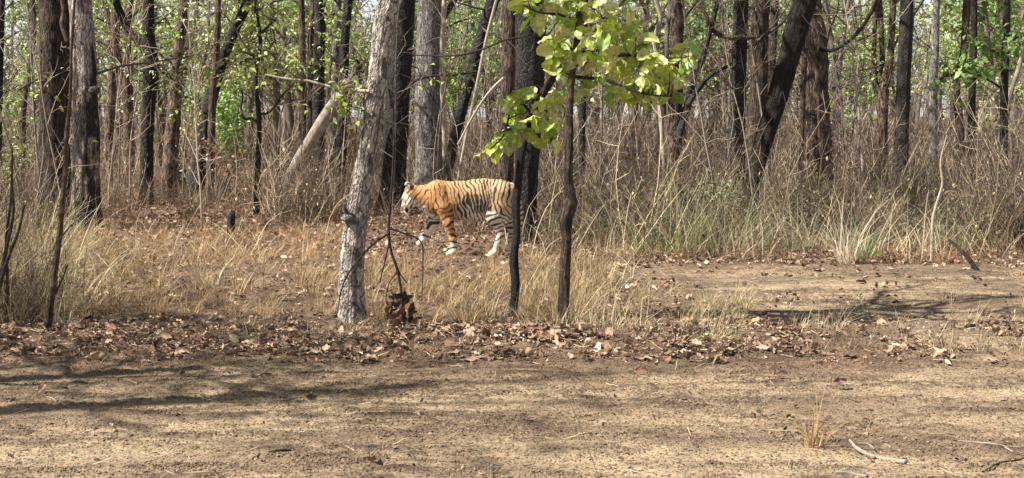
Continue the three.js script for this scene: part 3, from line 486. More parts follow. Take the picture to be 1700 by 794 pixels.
  const B = [[866, 8], [880, 18], [892, 26], [872, 2], [930, 20], [945, 8], [936, 40], [924, 56], [914, 72], [905, 36], [986, 8], [1000, 22], [1014, 38], [1008, 14], [1026, 32], [978, 28], [1036, 46], [1046, 62], [1056, 58], [1062, 68], [960, 56], [976, 68], [990, 82], [1006, 64], [1020, 86], [1036, 82], [1050, 88], [1066, 74], [904, 78], [926, 88], [940, 72], [948, 92], [986, 102], [1000, 108], [1016, 108], [1030, 102], [1046, 112], [1060, 102], [1076, 100], [1092, 98], [1106, 108], [1136, 88], [1142, 104], [1130, 110], [996, 48], [1024, 62], [970, 92], [918, 104], [1080, 118], [1060, 122], [1034, 120], [970, 14], [1040, 26], [930, -14], [1000, -16], [1040, -20], [970, -40], [900, -12]];
  const yAx = V(0, 1, 0);
  for (const [tr, list, net, d0] of [[black, A, netA, 12.15], [brown, B, netB, 11.65]]) for (const [px, py] of list) {
    const c = at(px + rr(r, -4, 4), py - 6 + rr(r, -3, 3), d0 + rr(r, -0.22, 0.22)); let best = net[0];
    for (const q of net) if (q.distanceToSquared(c) < best.distanceToSquared(c)) best = q;
    const mid = best.clone().lerp(c, 0.55).add(V(rr(r, -0.02, 0.02), 0.03, rr(r, -0.02, 0.02)));
    part('twig', bark([best, mid, c].map((p) => p.clone().sub(tr.position)), [0.006, 0.004, 0.003], { radial: 5, step: 0.05, amp: 0, tile: 0.1, col: () => 1.2 }), BARK.brown, tr);
    const n = 3 + (r() < 0.45 ? 1 : 0);
    for (let k = 0; k < n; k++) {
      const m = part('leaf', geos[Math.floor(r() * geos.length)], mats[Math.floor(r() * mats.length)], tr), s = rr(r, 0.08, 0.178);
      m.position.copy(c).sub(tr.position).add(V(rr(r, -0.03, 0.03), rr(r, -0.03, 0.03), rr(r, -0.06, 0.06)));
      m.rotation.set(rr(r, -0.9, 0.7), rr(r, -1.5, 1.5), (n === 1 ? 0 : (k - (n - 1) / 2) * rr(r, 0.7, 1.2)) + rr(r, -0.4, 0.4), 'ZXY'); m.scale.setScalar(s);
    }
  }
}

// ---------------------------------------------------------------- tiger
function surfaceNet(sdf, lo, hi, cell) {
  const nx = Math.ceil((hi.x - lo.x) / cell) + 1, ny = Math.ceil((hi.y - lo.y) / cell) + 1, nz = Math.ceil((hi.z - lo.z) / cell) + 1, f = new Float32Array(nx * ny * nz).fill(1), B = 5;
  for (let Z = 0; Z < nz; Z += B) for (let Y = 0; Y < ny; Y += B) for (let X = 0; X < nx; X += B) {
    const h = B / 2 * cell, d = sdf(lo.x + X * cell + h, lo.y + Y * cell + h, lo.z + Z * cell + h);
    if (Math.abs(d) > h * 2.6 + 0.03) { if (d < 0) for (let z = Z; z < Math.min(nz, Z + B); z++) for (let y = Y; y < Math.min(ny, Y + B); y++) for (let x = X; x < Math.min(nx, X + B); x++) f[(z * ny + y) * nx + x] = -1; continue; }
    for (let z = Z; z < Math.min(nz, Z + B); z++) for (let y = Y; y < Math.min(ny, Y + B); y++) for (let x = X; x < Math.min(nx, X + B); x++) f[(z * ny + y) * nx + x] = sdf(lo.x + x * cell, lo.y + y * cell, lo.z + z * cell);
  }
  const id = new Int32Array(nx * ny * nz).fill(-1), pos = [], idx = [], off = [0, 1, nx, nx + 1, nx * ny, nx * ny + 1, nx * ny + nx, nx * ny + nx + 1];
  const E = [[0, 1], [2, 3], [4, 5], [6, 7], [0, 2], [1, 3], [4, 6], [5, 7], [0, 4], [1, 5], [2, 6], [3, 7]];
  for (let z = 0; z < nz - 1; z++) for (let y = 0; y < ny - 1; y++) for (let x = 0; x < nx - 1; x++) {
    const k = (z * ny + y) * nx + x; let n = 0, sx = 0, sy = 0, sz = 0;
    for (const [a, b] of E) { const fa = f[k + off[a]], fb = f[k + off[b]]; if ((fa < 0) !== (fb < 0)) { const t = fa / (fa - fb); sx += (a & 1) + t * ((b & 1) - (a & 1)); sy += (a >> 1 & 1) + t * ((b >> 1 & 1) - (a >> 1 & 1)); sz += (a >> 2) + t * ((b >> 2) - (a >> 2)); n++; } }
    if (n) { id[k] = pos.length / 3; pos.push(lo.x + (x + sx / n) * cell, lo.y + (y + sy / n) * cell, lo.z + (z + sz / n) * cell); }
  }
  const quad = (a, b, c, d, flip) => { if (a < 0 || b < 0 || c < 0 || d < 0) return; if (flip) idx.push(a, c, b, a, d, c); else idx.push(a, b, c, a, c, d); };
  for (let z = 1; z < nz - 1; z++) for (let y = 1; y < ny - 1; y++) for (let x = 1; x < nx - 1; x++) {
    const k = (z * ny + y) * nx + x, s = f[k] < 0;
    if (s !== f[k + 1] < 0) quad(id[k - nx - nx * ny], id[k - nx * ny], id[k], id[k - nx], !s);
    if (s !== f[k + nx] < 0) quad(id[k - 1 - nx * ny], id[k - 1], id[k], id[k - nx * ny], !s);
    if (s !== f[k + nx * ny] < 0) quad(id[k - 1 - nx], id[k - nx], id[k], id[k - 1], !s);
  }
  return { pos, idx };
}
{
  const S = 17.9 / F, OX = 762, OY = 426, origin = gnd(OX, OY);
  const P = (px, py, z) => V((px - OX) * S, (OY - py) * S, z);       // pixel of the photograph to metres in the tiger's own axes, z towards the viewer
  const prims = [];
  const cap = (zone, a, b, ra, rb, zs = 1, k = 0.05) => prims.push({ zone, a, b, ra, rb, zs, k, d: b.clone().sub(a), l2: Math.max(1e-9, b.distanceToSquared(a)) });
  // trunk
  cap('body', P(730, 334, 0), P(762, 335, 0), 0.222, 0.222, 0.78, 0.04);
  cap('body', P(762, 334, 0), P(800, 332, 0), 0.225, 0.232, 0.8, 0.06);
  cap('body', P(800, 332, 0), P(830, 328, 0), 0.235, 0.205, 0.8, 0.06);
  cap('body', P(830, 327, 0), P(846, 326, 0), 0.19, 0.13, 0.85, 0.05);
  cap('body', P(728, 316, 0), P(740, 318, 0), 0.1, 0.09, 0.9, 0.05);
  cap('belly', P(762, 350, 0), P(802, 352, 0), 0.135, 0.13, 0.85, 0.06);
  cap('neck', P(694, 329, 0), P(726, 331, 0), 0.135, 0.2, 0.82, 0.06);
  cap('chest', P(714, 345, 0), P(724, 352, 0), 0.1, 0.11, 0.9, 0.05);
  // head, nose down and to the left
  cap('head', P(685, 324, 0), P(682, 332, 0), 0.112, 0.108, 0.95, 0.04);
  cap('head', P(682, 336, 0.045), P(681, 342, 0.045), 0.058, 0.055, 1, 0.03);
  cap('head', P(682, 336, -0.045), P(681, 342, -0.045), 0.058, 0.055, 1, 0.03);
  cap('muzzle', P(678, 337, 0), P(671.5, 352, 0), 0.07, 0.052, 1.05, 0.03);
  cap('muzzle', P(671, 350, 0.022), P(671, 353, 0.022), 0.034, 0.03, 1, 0.015);
  cap('muzzle', P(671, 350, -0.022), P(671, 353, -0.022), 0.034, 0.03, 1, 0.015);
  cap('jaw', P(681, 344, 0), P(676, 356, 0), 0.048, 0.026, 1, 0.02);
  for (const s of [1, -1]) { cap('ear', P(682, 313, s * 0.07), P(676.5, 308.5, s * 0.09), 0.038, 0.024, 1, 0.015); cap('brow', P(672.5, 331, s * 0.035), P(674, 327, s * 0.05), 0.016, 0.016, 1, 0.02); }
  // fore legs
  cap('shoulder', P(729, 317, 0.12), P(737, 345, 0.15), 0.085, 0.1, 0.8, 0.05);
  cap('fore', P(738, 346, 0.14), P(745, 370, 0.14), 0.1, 0.066, 0.9, 0.04);
  cap('fore', P(745, 370, 0.14), P(753, 398, 0.13), 0.064, 0.046, 1, 0.03);
  cap('fore', P(753, 398, 0.13), P(755, 416, 0.13), 0.048, 0.043, 1, 0.025);
  cap('paw', P(754, 419, 0.13), P(747, 423, 0.13), 0.047, 0.042, 1.05, 0.025);
  cap('shoulder', P(724, 325, -0.12), P(722, 350, -0.14), 0.08, 0.085, 0.8, 0.05);
  cap('farfore', P(722, 350, -0.13), P(720, 374, -0.13), 0.085, 0.068, 0.9, 0.04);
  cap('farfore', P(720, 374, -0.13), P(707, 395, -0.13), 0.064, 0.047, 1, 0.03);
  cap('farfore', P(707, 395, -0.13), P(701, 402, -0.13), 0.046, 0.042, 1, 0.025);
  cap('paw', P(701, 403, -0.13), P(695, 409, -0.13), 0.046, 0.04, 1.05, 0.025);
  // hind legs
  cap('thigh', P(833, 326, 0.09), P(820, 362, 0.13), 0.16, 0.105, 0.72, 0.05);
  cap('thigh', P(836, 345, 0.1), P(832, 370, 0.12), 0.13, 0.075, 0.75, 0.05);
  cap('hind', P(820, 362, 0.13), P(832, 389, 0.12), 0.095, 0.05, 0.9, 0.035);
  cap('hind', P(832, 391, 0.12), P(823, 416, 0.12), 0.048, 0.04, 1, 0.02);
  cap('paw', P(822, 420, 0.12), P(815, 425, 0.12), 0.044, 0.04, 1.05, 0.025);
  cap('thigh', P(838, 330, -0.09), P(837, 362, -0.12), 0.15, 0.1, 0.72, 0.05);
  cap('hind', P(837, 362, -0.12), P(850, 386, -0.12), 0.09, 0.05, 0.9, 0.035);
  cap('hind', P(850, 386, -0.12), P(848, 409, -0.12), 0.046, 0.038, 1, 0.02);
  cap('paw', P(848, 412, -0.12), P(842, 418, -0.12), 0.043, 0.04, 1.05, 0.025);
  // tail
  cap('tail', P(846, 314, 0), P(858, 326, 0), 0.06, 0.042, 1, 0.04);
  cap('tail', P(858, 326, 0), P(864, 356, 0), 0.04, 0.034, 1, 0.02);
  cap('tail', P(864, 356, 0), P(862, 388, 0.02), 0.034, 0.03, 1, 0.02);
  cap('tail', P(862, 388, 0.02), P(872, 404, 0.04), 0.03, 0.024, 1, 0.02);
  const one = (q, x, y, z) => {
    const zz = z / q.zs - (q.zs === 1 ? 0 : q.a.z * (1 / q.zs - 1)), ax = x - q.a.x, ay = y - q.a.y, az = zz - q.a.z, t = clamp((ax * q.d.x + ay * q.d.y + az * q.d.z) / q.l2, 0, 1);
    return Math.hypot(ax - q.d.x * t, ay - q.d.y * t, az - q.d.z * t) - lerp(q.ra, q.rb, t);
  };
  const sdf = (x, y, z) => { let d = 9; for (const q of prims) { const e = one(q, x, y, z), k = q.k, h = Math.max(k - Math.abs(d - e), 0) / k; d = Math.min(d, e) - h * h * k * 0.25; } return d + 0.0035 * N3(x * 34, y * 18, z * 34) + 0.011 * N3(x * 9 + 4, y * 5, z * 6) + 0.012 * Math.exp(-((x + 0.17) * (x + 0.17) + (y - 0.62) * (y - 0.62)) / 0.008); };
  const lo = V(-0.86, -0.06, -0.34), hi = V(0.98, 1.08, 0.36), { pos, idx } = surfaceNet(sdf, lo, hi, 0.0075);
  const col = [], nor = [], OR = [0.43, 0.213, 0.08], TAN = [0.49, 0.305, 0.15], CREAM = [0.45, 0.325, 0.2], WHITE = [0.70, 0.65, 0.58], BLACK = [0.014, 0.012, 0.011];
  for (let i = 0; i < pos.length; i += 3) {
    const x = pos[i], y = pos[i + 1], z = pos[i + 2], e = 0.004, g = V(sdf(x + e, y, z) - sdf(x - e, y, z), sdf(x, y + e, z) - sdf(x, y - e, z), sdf(x, y, z + e) - sdf(x, y, z - e)).normalize();
    nor.push(g.x, g.y, g.z);
    let zone = 'body', best = 9, tb = 0; for (const q of prims) { const d = one(q, x, y, z); if (d < best) { best = d; zone = q.zone; tb = clamp(((x - q.a.x) * q.d.x + (y - q.a.y) * q.d.y + (z - q.a.z) * q.d.z) / q.l2, 0, 1); } }
    const px = OX + x / S, py = OY - y / S, n1 = fbm3(x * 5, y * 5, z * 5, 2), n2 = fbm3(x * 14 + 3, y * 9, z * 14, 2), az = Math.abs(z);
    // base coat: orange in front, paler to the rump, white below and inside the legs
    const rear = sstep(px, 742, 800), low = sstep(py, 338, 362) * sstep(px, 705, 725);
    let c = mix3(OR, TAN, sstep(px + 40 * n1, 728, 800)); c = mix3(c, CREAM, sstep(px + 30 * n1, 765, 845) * 0.5);
    c = mix3(c, WHITE, clamp(low * rear * 0.9 + sstep(py, 322, 350) * sstep(px, 755, 775) * (1 - sstep(px, 815, 830)) * 0.55, 0, 1));
    // stripes: distance along the body bent by noise; each stripe starts on the back and tapers
    let f = 0.33, u;
    if (zone === 'fore' || zone === 'farfore') { u = (py + (px - 740) * 0.25) / 10.5 + 1.3 * n1; f = zone === 'fore' ? 0.2 + 0.28 * sstep(px, 742, 754) : 0.62 - 0.3 * sstep(py, 385, 396); c = mix3(zone === 'fore' ? OR : WHITE, WHITE, zone === 'fore' ? sstep(py, 392, 412) * 0.7  : 0.4); if (zone === 'fore') f *= 1 - 0.5 * sstep(py, 395, 410); }
    else if (zone === 'thigh') { u = (px * 0.8 + (py - 310) * 0.35 - 0.012 * Math.pow(py - 318, 2)) / 6.2 + 1.5 * n1 + 0.3 * n2; f = 0.36; c = mix3(mix3(TAN, CREAM, 0.5), WHITE, sstep(py, 345, 375) * 0.6); }
    else if (zone === 'hind') { u = (py * 1.0 + px * 0.3) / 8 + 1.2 * n1; f = 0.4 - 0.25 * sstep(py, 395, 408); c = mix3(CREAM, WHITE, 0.5); }
    else if (zone === 'paw') { u = 0; f = 0; c = mix3(WHITE, TAN, 0.25); }
    else if (zone === 'tail') { u = (py + px * 0.4) / 9 + 0.5 * n1; f = 0.45; c = mix3(CREAM, WHITE, 0.3); }
    else if (zone === 'head' || zone === 'muzzle' || zone === 'jaw' || zone === 'ear' || zone === 'brow') {
      const front = (px - 684) * -0.92 + (py - 322) * 0.38;          // forward along the forehead line
      c = mix3(OR, TAN, 0.3);
      if (py > 330 && px > 676) c = mix3(c, WHITE, sstep(az, 0.03, 0.07)); if (zone === 'muzzle' || zone === 'jaw') c = mix3(TAN, WHITE, sstep(py + az * 60, 338, 347));
      if (Math.hypot((px - 673.5) / 6, (py - 328) / 4.5) < 1 && az > 0.03) c = WHITE;
      u = (px * 0.9 + py * 0.75) / 7.2 + 0.7 * n1; f = zone === 'head' && px > 677 ? 0.38 : zone === 'head' ? 0.2 : 0;
      if (zone === 'ear') { f = 0; const back = g.x > 0.15; c = back ? mix3(BLACK, WHITE, Math.hypot(px - 680, py - 311) < 2.5 ? 0.9 : 0.05) : mix3(WHITE, TAN, 0.6); }
      if (zone === 'muzzle' && py > 343 && py < 346.5) { f = az > 0.03 ? 0.4 : 0; u = py; }
      if ((zone === 'muzzle' || zone === 'jaw') && Math.abs((px - 676.5) - (py - 350) * -0.3) < 3 && py > 343) c = BLACK; if (zone === 'muzzle' && px < 671 && py > 345 && py < 354 && az < 0.06) c = mix3(BLACK, TAN, 0.2);   // line of the mouth
      if (zone === 'brow') { c = mix3(OR, BLACK, sstep(n2, -0.1, 0.2)); f = 0; }
    }
    else if (zone === 'neck' || zone === 'chest') { u = (px * 0.85 + (py - 330) * 0.55) / 8.5 + 1.4 * n1; f = (zone === 'neck' ? 0.2 : 0.12) + 0.12 * sstep(px, 720, 700); c = mix3(c, WHITE, sstep(py + (px - 712) * -0.55, 343, 350)); }
    else if (zone === 'shoulder') { u = (px - (py - 320) * 0.12) / 9 + 1.3 * n1; f = 0.22; c = mix3(c, WHITE, z > 0 ? 0 : 0.3); }
    
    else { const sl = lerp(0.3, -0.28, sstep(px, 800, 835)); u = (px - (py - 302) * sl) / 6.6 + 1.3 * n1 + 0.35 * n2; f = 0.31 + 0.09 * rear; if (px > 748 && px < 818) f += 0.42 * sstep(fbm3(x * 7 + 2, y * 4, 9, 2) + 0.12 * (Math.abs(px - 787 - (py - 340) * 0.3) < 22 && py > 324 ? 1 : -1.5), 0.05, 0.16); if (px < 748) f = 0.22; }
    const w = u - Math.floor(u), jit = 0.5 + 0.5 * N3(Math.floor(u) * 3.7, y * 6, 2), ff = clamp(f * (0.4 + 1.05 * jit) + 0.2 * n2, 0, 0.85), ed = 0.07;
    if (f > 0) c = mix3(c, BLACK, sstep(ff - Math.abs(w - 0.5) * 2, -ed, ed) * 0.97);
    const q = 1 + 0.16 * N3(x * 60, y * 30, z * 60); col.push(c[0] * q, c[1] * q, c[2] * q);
  }
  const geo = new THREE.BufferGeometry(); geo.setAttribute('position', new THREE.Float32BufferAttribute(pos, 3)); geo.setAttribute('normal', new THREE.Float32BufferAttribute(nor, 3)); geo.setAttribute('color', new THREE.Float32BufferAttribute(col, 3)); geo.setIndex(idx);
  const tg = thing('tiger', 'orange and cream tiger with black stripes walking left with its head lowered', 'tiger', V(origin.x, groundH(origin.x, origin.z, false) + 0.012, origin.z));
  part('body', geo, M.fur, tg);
  for (const s of [1, -1]) { const e = part('eye', new THREE.SphereGeometry(0.012, 12, 8), M.eye, tg); e.position.copy(P(671.8, 334.5, s * 0.052)); }
  const nz = new THREE.SphereGeometry(0.022, 14, 10); nz.scale(0.7, 0.8, 1.25); part('nose', nz, M.nose, tg).position.copy(P(666.2, 351.5, 0));
  const wh = new Batch(), r = rngOf(9); for (const s of [1, -1]) for (let k = 0; k < 6; k++) wh.tube([P(671, 350 + k % 3 * 1.4, s * 0.045), P(672 + k, 353 + k * 0.5, s * 0.1), P(675 + k, 358 + k * 0.4, s * 0.14)], [0.0012, 0.001, 0.0006], 3, [1, 1, 1]);
  part('whiskers', wh.geo(), M.whisker, tg, 'stuff');
}

// ---------------------------------------------------------------- single small things
const STRAWS = [[0.72, 0.60, 0.40], [0.64, 0.51, 0.32], [0.78, 0.68, 0.50], [0.55, 0.42, 0.25], [0.4, 0.29, 0.17]];
const straw = (r, q = 1) => { const c = STRAWS[Math.floor(r() * STRAWS.length)], k = rr(r, 0.75, 1.15) * q; return [c[0] * k, c[1] * k, c[2] * k]; };
function tuftGeo(seed, n, h, spread, lean, width, colf, segs = 3) {
  const r = rngOf(seed), b = new Batch();
  for (let k = 0; k < n; k++) {
    const a = r() * 6.283, q = Math.sqrt(r()) * spread, l = h * Math.pow(rr(r, 0.2, 1.05), 0.8) * (r() < 0.08 ? 1.35 : 1), o = lean * (r() < 0.2 ? rr(r, 0.6, 2.2) : rr(r, 0, 0.9)), a2 = a + rr(r, -1, 1);
    b.blade(V(Math.cos(a) * q, -0.01, Math.sin(a) * q), V(Math.cos(a2) * o, 1, Math.sin(a2) * o).normalize(), V(Math.cos(a2 + 1.57 + rr(r, -1, 1)), 0, Math.sin(a2 + 1.57)).normalize(), l, width * rr(r, 0.6, 1.2), V(Math.cos(a2) * rr(r, -0.1, 0.8), -rr(r, 0, 0.45), Math.sin(a2) * rr(r, -0.1, 0.8)), colf(r), segs);
  }
  return b.geo();
}
const onGround = (px, py) => { const p = gnd(px, py); p.y = groundH(p.x, p.z, true); return p; };
function tuft(label, px, py, geo, category = 'grass tuft', name = 'grass_tuft', mat = M.straw) { const t = thing(name, label, category, onGround(px, py)); part('blades', geo, mat, t, 'stuff'); return t; }
tuft('sparse dry grass tuft standing alone on the bare foreground soil', 1351, 746, tuftGeo(11, 46, 0.42, 0.045, 0.35, 0.0062, (r) => { const k = rr(r, 0.6, 1.2); return [0.46 * k, 0.31 * k, 0.15 * k]; }));
tuft('dark-based dry grass tuft at the right end of the leaf litter strip', 1572, 592, tuftGeo(12, 60, 0.5, 0.09, 0.45, 0.005, (r) => straw(r, 0.75)));
tuft('wiry olive and straw grass clump spilling over the litter right of the saplings', 1190, 578, tuftGeo(13, 120, 0.42, 0.22, 0.8, 0.004, (r) => (r() < 0.35 ? [0.22, 0.23, 0.09] : straw(r, 0.85))));
tuft('short straw tuft beside the litter, left of the gap in the strip', 1370, 560, tuftGeo(14, 50, 0.4, 0.14, 0.6, 0.004, (r) => straw(r, 0.9)));
tuft('bright green grass clump among the bleached reeds at the thicket\'s edge', 1432, 432, tuftGeo(15, 60, 0.95, 0.14, 0.4, 0.011, (r) => (r() < 0.7 ? [0.17, 0.27, 0.10] : [0.34, 0.38, 0.2])));
tuft('bleached white reed clump with broken drooping stalks at the thicket\'s edge', 1405, 436, tuftGeo(16, 60, 1.25, 0.12, 0.25, 0.012, (r) => { const k = rr(r, 0.8, 1.1); return [0.66 * k, 0.58 * k, 0.44 * k]; }));
tuft('green grass clump growing between the dark trunk and the sapling at left', 70, 402, tuftGeo(17, 46, 1.15, 0.25, 0.5, 0.014, (r) => (r() < 0.7 ? [0.3, 0.42, 0.07] : straw(r))));
tuft('single tall yellow-green grass blades right of the charred trunk', 908, 402, tuftGeo(18, 6, 1.1, 0.06, 0.3, 0.022, () => [0.42, 0.44, 0.08]));
tuft('fan of green grass arching above the thicket right of the brown sapling', 1105, 425, tuftGeo(19, 150, 1.7, 0.5, 0.75, 0.009, (r) => (r() < 0.5 ? [0.2, 0.26, 0.09] : r() < 0.5 ? [0.36, 0.35, 0.17] : [0.55, 0.44, 0.27]), 4));
tuft('dull green grass clump at the foot of the big leaning trunk', 1195, 425, tuftGeo(20, 150, 1.55, 0.5, 0.5, 0.008, (r) => (r() < 0.4 ? [0.17, 0.22, 0.08] : straw(r, 0.7)), 4));
tuft('broad dark green blades at the foot of the brown sapling', 968, 552, tuftGeo(21, 10, 0.42, 0.05, 0.7, 0.016, () => [0.2, 0.22, 0.09]));
tuft('mound of matted grey-brown stalks left of the black sapling\'s foot', 800, 532, tuftGeo(22, 170, 0.55, 0.3, 1.1, 0.005, (r) => straw(r, 0.65)));
tuft('rank straw tuft leaning around the brown sapling\'s foot', 930, 556, tuftGeo(23, 110, 0.5, 0.3, 0.9, 0.005, (r) => straw(r, 1.0)));
tuft('thick arching straw tuft right of the brown sapling', 1020, 560, tuftGeo(24, 150, 0.5, 0.28, 0.9, 0.005, (r) => straw(r, 1.0)));
tuft('pale bleached tuft bent over the litter near the left stem', 112, 548, tuftGeo(25, 14, 0.34, 0.05, 0.6, 0.007, () => [0.8, 0.74, 0.58]));
tuft('pale splayed tuft below the ground step at left', 345, 478, tuftGeo(26, 34, 0.55, 0.1, 0.7, 0.007, () => [0.76, 0.68, 0.48]));

function stick(name, label, category, line, dEach, mat, tone, extra = []) {
  const p0 = onGround(line[0][0], line[0][1]), t = thing(name, label, category, p0);
  const mk = (ln0) => { const ln = ln0.map(([a, b, c, u]) => [a, b, c * 0.72, u]); return bark(ln.map(([px, py, w, up]) => { const p = onGround(px, py), r = w * Math.hypot(p.z, 0) / F / 2; return p.add(V(0, r * 0.8 + (up || 0), 0)).sub(p0); }), ln.map(([px, py, w]) => w * -gnd(px, py).z / F / 2), { radial: 12, step: 0.012, amp: 0.28, freq: 2.5, seed: line[0][0], tile: 0.15, col: patchTone(line[0][0], tone * 0.4, tone, -0.1, 6) }); };
  part('stick', mk(line), mat, t); for (const l of extra) part('side_twig', mk(l), mat, t); return t;
}
stick('fallen_stick', 'stout bleached stick with a bent broken end lying on the foreground soil', 'stick', [[1411, 742, 7, 0.02], [1424, 754, 9, 0.012], [1450, 762, 9], [1480, 767, 10], [1504, 775, 11]], 0, BARK.pale, 0.85, [[[1418, 748, 5, 0.02], [1440, 750, 4, 0.03], [1452, 754, 3, 0.02]]]);
stick('fallen_stick', 'long thin pale stick with a forked tip near the right edge of the soil', 'stick', [[1592, 738, 4], [1630, 742, 5], [1660, 746, 5], [1682, 755, 4]], 0, BARK.pale, 0.95, [[[1655, 745, 4], [1690, 748, 3], [1715, 746, 2]]]);
stick('fallen_stick', 'thin brown stick at the right edge of the foreground soil', 'stick', [[1632, 786, 4], [1660, 774, 4], [1690, 766, 4], [1720, 760, 4]], 0, BARK.brown, 1.6);
stick('fallen_stick', 'weathered stick cut by the bottom edge of the foreground', 'stick', [[1388, 790, 8], [1410, 791, 9], [1440, 796, 8]], 0, BARK.pale, 0.8);
stick('fallen_branch', 'dark brown branch lying on the leaf litter behind the burnt stump at left', 'branch', [[268, 362, 5], [290, 358, 8], [310, 355, 8], [334, 351, 6]], 0, BARK.brown, 0.9);
stick('fallen_stick', 'short dark stick lying flat on the soil at lower left', 'stick', [[446, 753, 4], [465, 752, 6], [484, 751, 4]], 0, BARK.brown, 0.6);
{ // leaning broken branch at the thicket's edge, burnt stump, bent pale stem, left sapling, dead twiggy sapling
  const t = thing('fallen_branch', 'dark broken branch leaning out of the thicket at right', 'branch', onGround(1620, 448));
  part('stick', bark([at(1624, 450, 16.3), at(1600, 420, 16.4), at(1576, 398, 16.6)].map((p) => p.sub(t.position)), [0.03, 0.026, 0.016], { radial: 10, step: 0.03, tile: 0.2, col: () => 0.6 }), BARK.brown, t);
  const s = thing('stump', 'short burnt black stump standing in the golden grass at left', 'stump', onGround(384, 395)), d = -s.position.z;
  part('stub', bark([V(0, -0.1, 0), at(383, 385, d).sub(s.position), at(384, 365, d).sub(s.position), at(387, 350, d).sub(s.position)], [0.075, 0.06, 0.058, 0.04], { radial: 24, step: 0.02, amp: 0.4, freq: 3, tile: 0.25, seed: 4, col: () => 0.8 }), BARK.char, s);
  const b = thing('bare_stem', 'bent pale bare stem rising at the thicket\'s edge at right', 'bare stem', onGround(1548, 432)), db = -b.position.z;
  part('stem', bark([[1547, 434], [1548, 395], [1550, 360], [1558, 330], [1565, 305], [1562, 270], [1572, 225]].map(([x, y]) => at(x, y, db).sub(b.position)), [0.022, 0.02, 0.019, 0.017, 0.015, 0.012, 0.008], { radial: 10, step: 0.04, tile: 0.2, amp: 0.08 }), BARK.pale, b);
  part('side_twig', bark([[1556, 336], [1572, 318], [1585, 318]].map(([x, y]) => at(x, y, db).sub(b.position)), [0.008, 0.006, 0.004], { radial: 6, tile: 0.2, amp: 0 }), BARK.pale, b);
  const l = thing('young_tree', 'thin bare dark stem rising from the litter at the left, scorched at its foot', 'young tree', onGround(74, 562)), r = rngOf(31);
  part('stem', bark([[74, 564, 17], [79, 535, 14], [84, 500, 12], [90, 455, 11], [97, 400, 10], [103, 340, 9], [108, 280, 8], [110, 220, 7], [116, 165, 6], [118, 90, 5], [124, -10, 4], [130, -120, 3]].map(([x, y]) => at(x, y, 11.3).sub(l.position)), [17, 14, 12, 11, 10, 9, 8, 7, 6, 5, 4, 3].map((w) => w * 11.3 / F / 2), { radial: 14, step: 0.03, amp: 0.1, freq: 3, seed: 7, tile: 0.15, col: (s, y) => lerp(0.25, 1.5, sstep(y + 0.1 * N3(y * 9, 0, 1), 0.12, 0.4)) }), BARK.brown, l);
  for (const q of [[[84, 500, 4], [100, 470, 3], [112, 440, 2]], [[97, 400, 4], [108, 385, 3], [120, 372, 2]], [[110, 215, 3], [118, 180, 2], [112, 158, 2]], [[113, 190, 3], [100, 172, 2], [92, 160, 2]]]) part('branch', bark(q.map(([x, y]) => at(x, y, 11.3 + rr(r, -0.05, 0.05)).sub(l.position)), q.map(([, , w]) => w * 0.0024), { radial: 6, amp: 0, tile: 0.1 }), BARK.brown, l);
  for (const [x, y] of [[92, 160], [99, 176], [112, 156], [121, 180], [155, 232]]) { const m = part('leaf', bigLeafGeo(x), new THREE.MeshPhysicalMaterial({ color: new THREE.Color().setRGB(0.5, 0.5, 0.08), vertexColors: true, roughness: 0.5, transmission: 0.4, thickness: 0, side: THREE.DoubleSide }), l); m.position.copy(at(x, y, 11.3).sub(l.position)); m.scale.setScalar(0.055); m.rotation.set(rr(r, -1, 1), rr(r, -1, 1), rr(r, -1.5, 1.5)); }
  // leaning stems at the left edge
  [['leftmost thin brown stem leaning right at the left edge', [[-14, 560, 7], [0, 470, 7], [16, 420, 6], [30, 385, 5], [40, 340, 4]]], ['thin brown stem beside the leftmost one, forked near its top', [[-30, 555, 8], [-4, 470, 7], [14, 395, 6], [22, 350, 5], [18, 300, 4]]], ['thin upright straw-brown stem between the left edge and the bare dark stem', [[10, 556, 6], [12, 470, 5], [10, 400, 5], [18, 330, 4], [20, 250, 3]]]].forEach(([label, q], i) => {
    const e = thing('bare_stem', label, 'bare stem', onGround(q[0][0], q[0][1]));
    part('stem', bark(q.map(([x, y]) => at(x, y, 11.6 + i * 0.2).sub(e.position)), q.map(([, , w]) => w * 0.0025), { radial: 8, step: 0.04, amp: 0.08, tile: 0.15, seed: i + 2, col: () => 1.2 }), BARK.brown, e);
  });
  // dead twiggy sapling with withered leaves beside the grey tree
  const w = thing('dead_sapling', 'dead twiggy sapling with withered brown leaves, right of the grey tree', 'dead sapling', onGround(668, 546)), D = 11.4;
  const tw = (n, q, c = 0.75) => part(n, bark(q.map(([x, y, , z]) => at(x, y, D + (z || 0)).sub(w.position)), q.map(([, , ww]) => ww * D / F / 2), { radial: 7, step: 0.04, amp: 0.1, tile: 0.12, seed: q[0][0], col: () => c }), BARK.brown, w);
  tw('stem', [[672, 550, 5], [668, 500, 4.5], [660, 450, 4.5], [650, 420, 4.5], [645, 388, 5], [648, 340, 4.5], [651, 300, 4], [654, 240, 3.5], [652, 180, 3]]);
  tw('branch', [[645, 388, 4], [620, 405, 4], [596, 430, 3.5], [578, 455, 3], [567, 480, 2.5], [560, 520, 2]]);
  tw('branch', [[648, 380, 3.5], [672, 388, 3], [698, 400, 2.5], [702, 440, 2], [700, 500, 1.5]]);
  tw('branch', [[647, 400, 3], [640, 430, 2.5], [630, 470, 2]]); tw('branch', [[655, 432, 3], [664, 455, 2.5], [676, 470, 2]]); tw('branch', [[660, 450, 2.5], [646, 470, 2], [640, 500, 1.5]]);
  tw('branch', [[650, 330, 2.5], [636, 300, 2], [628, 290, 1.5]]);
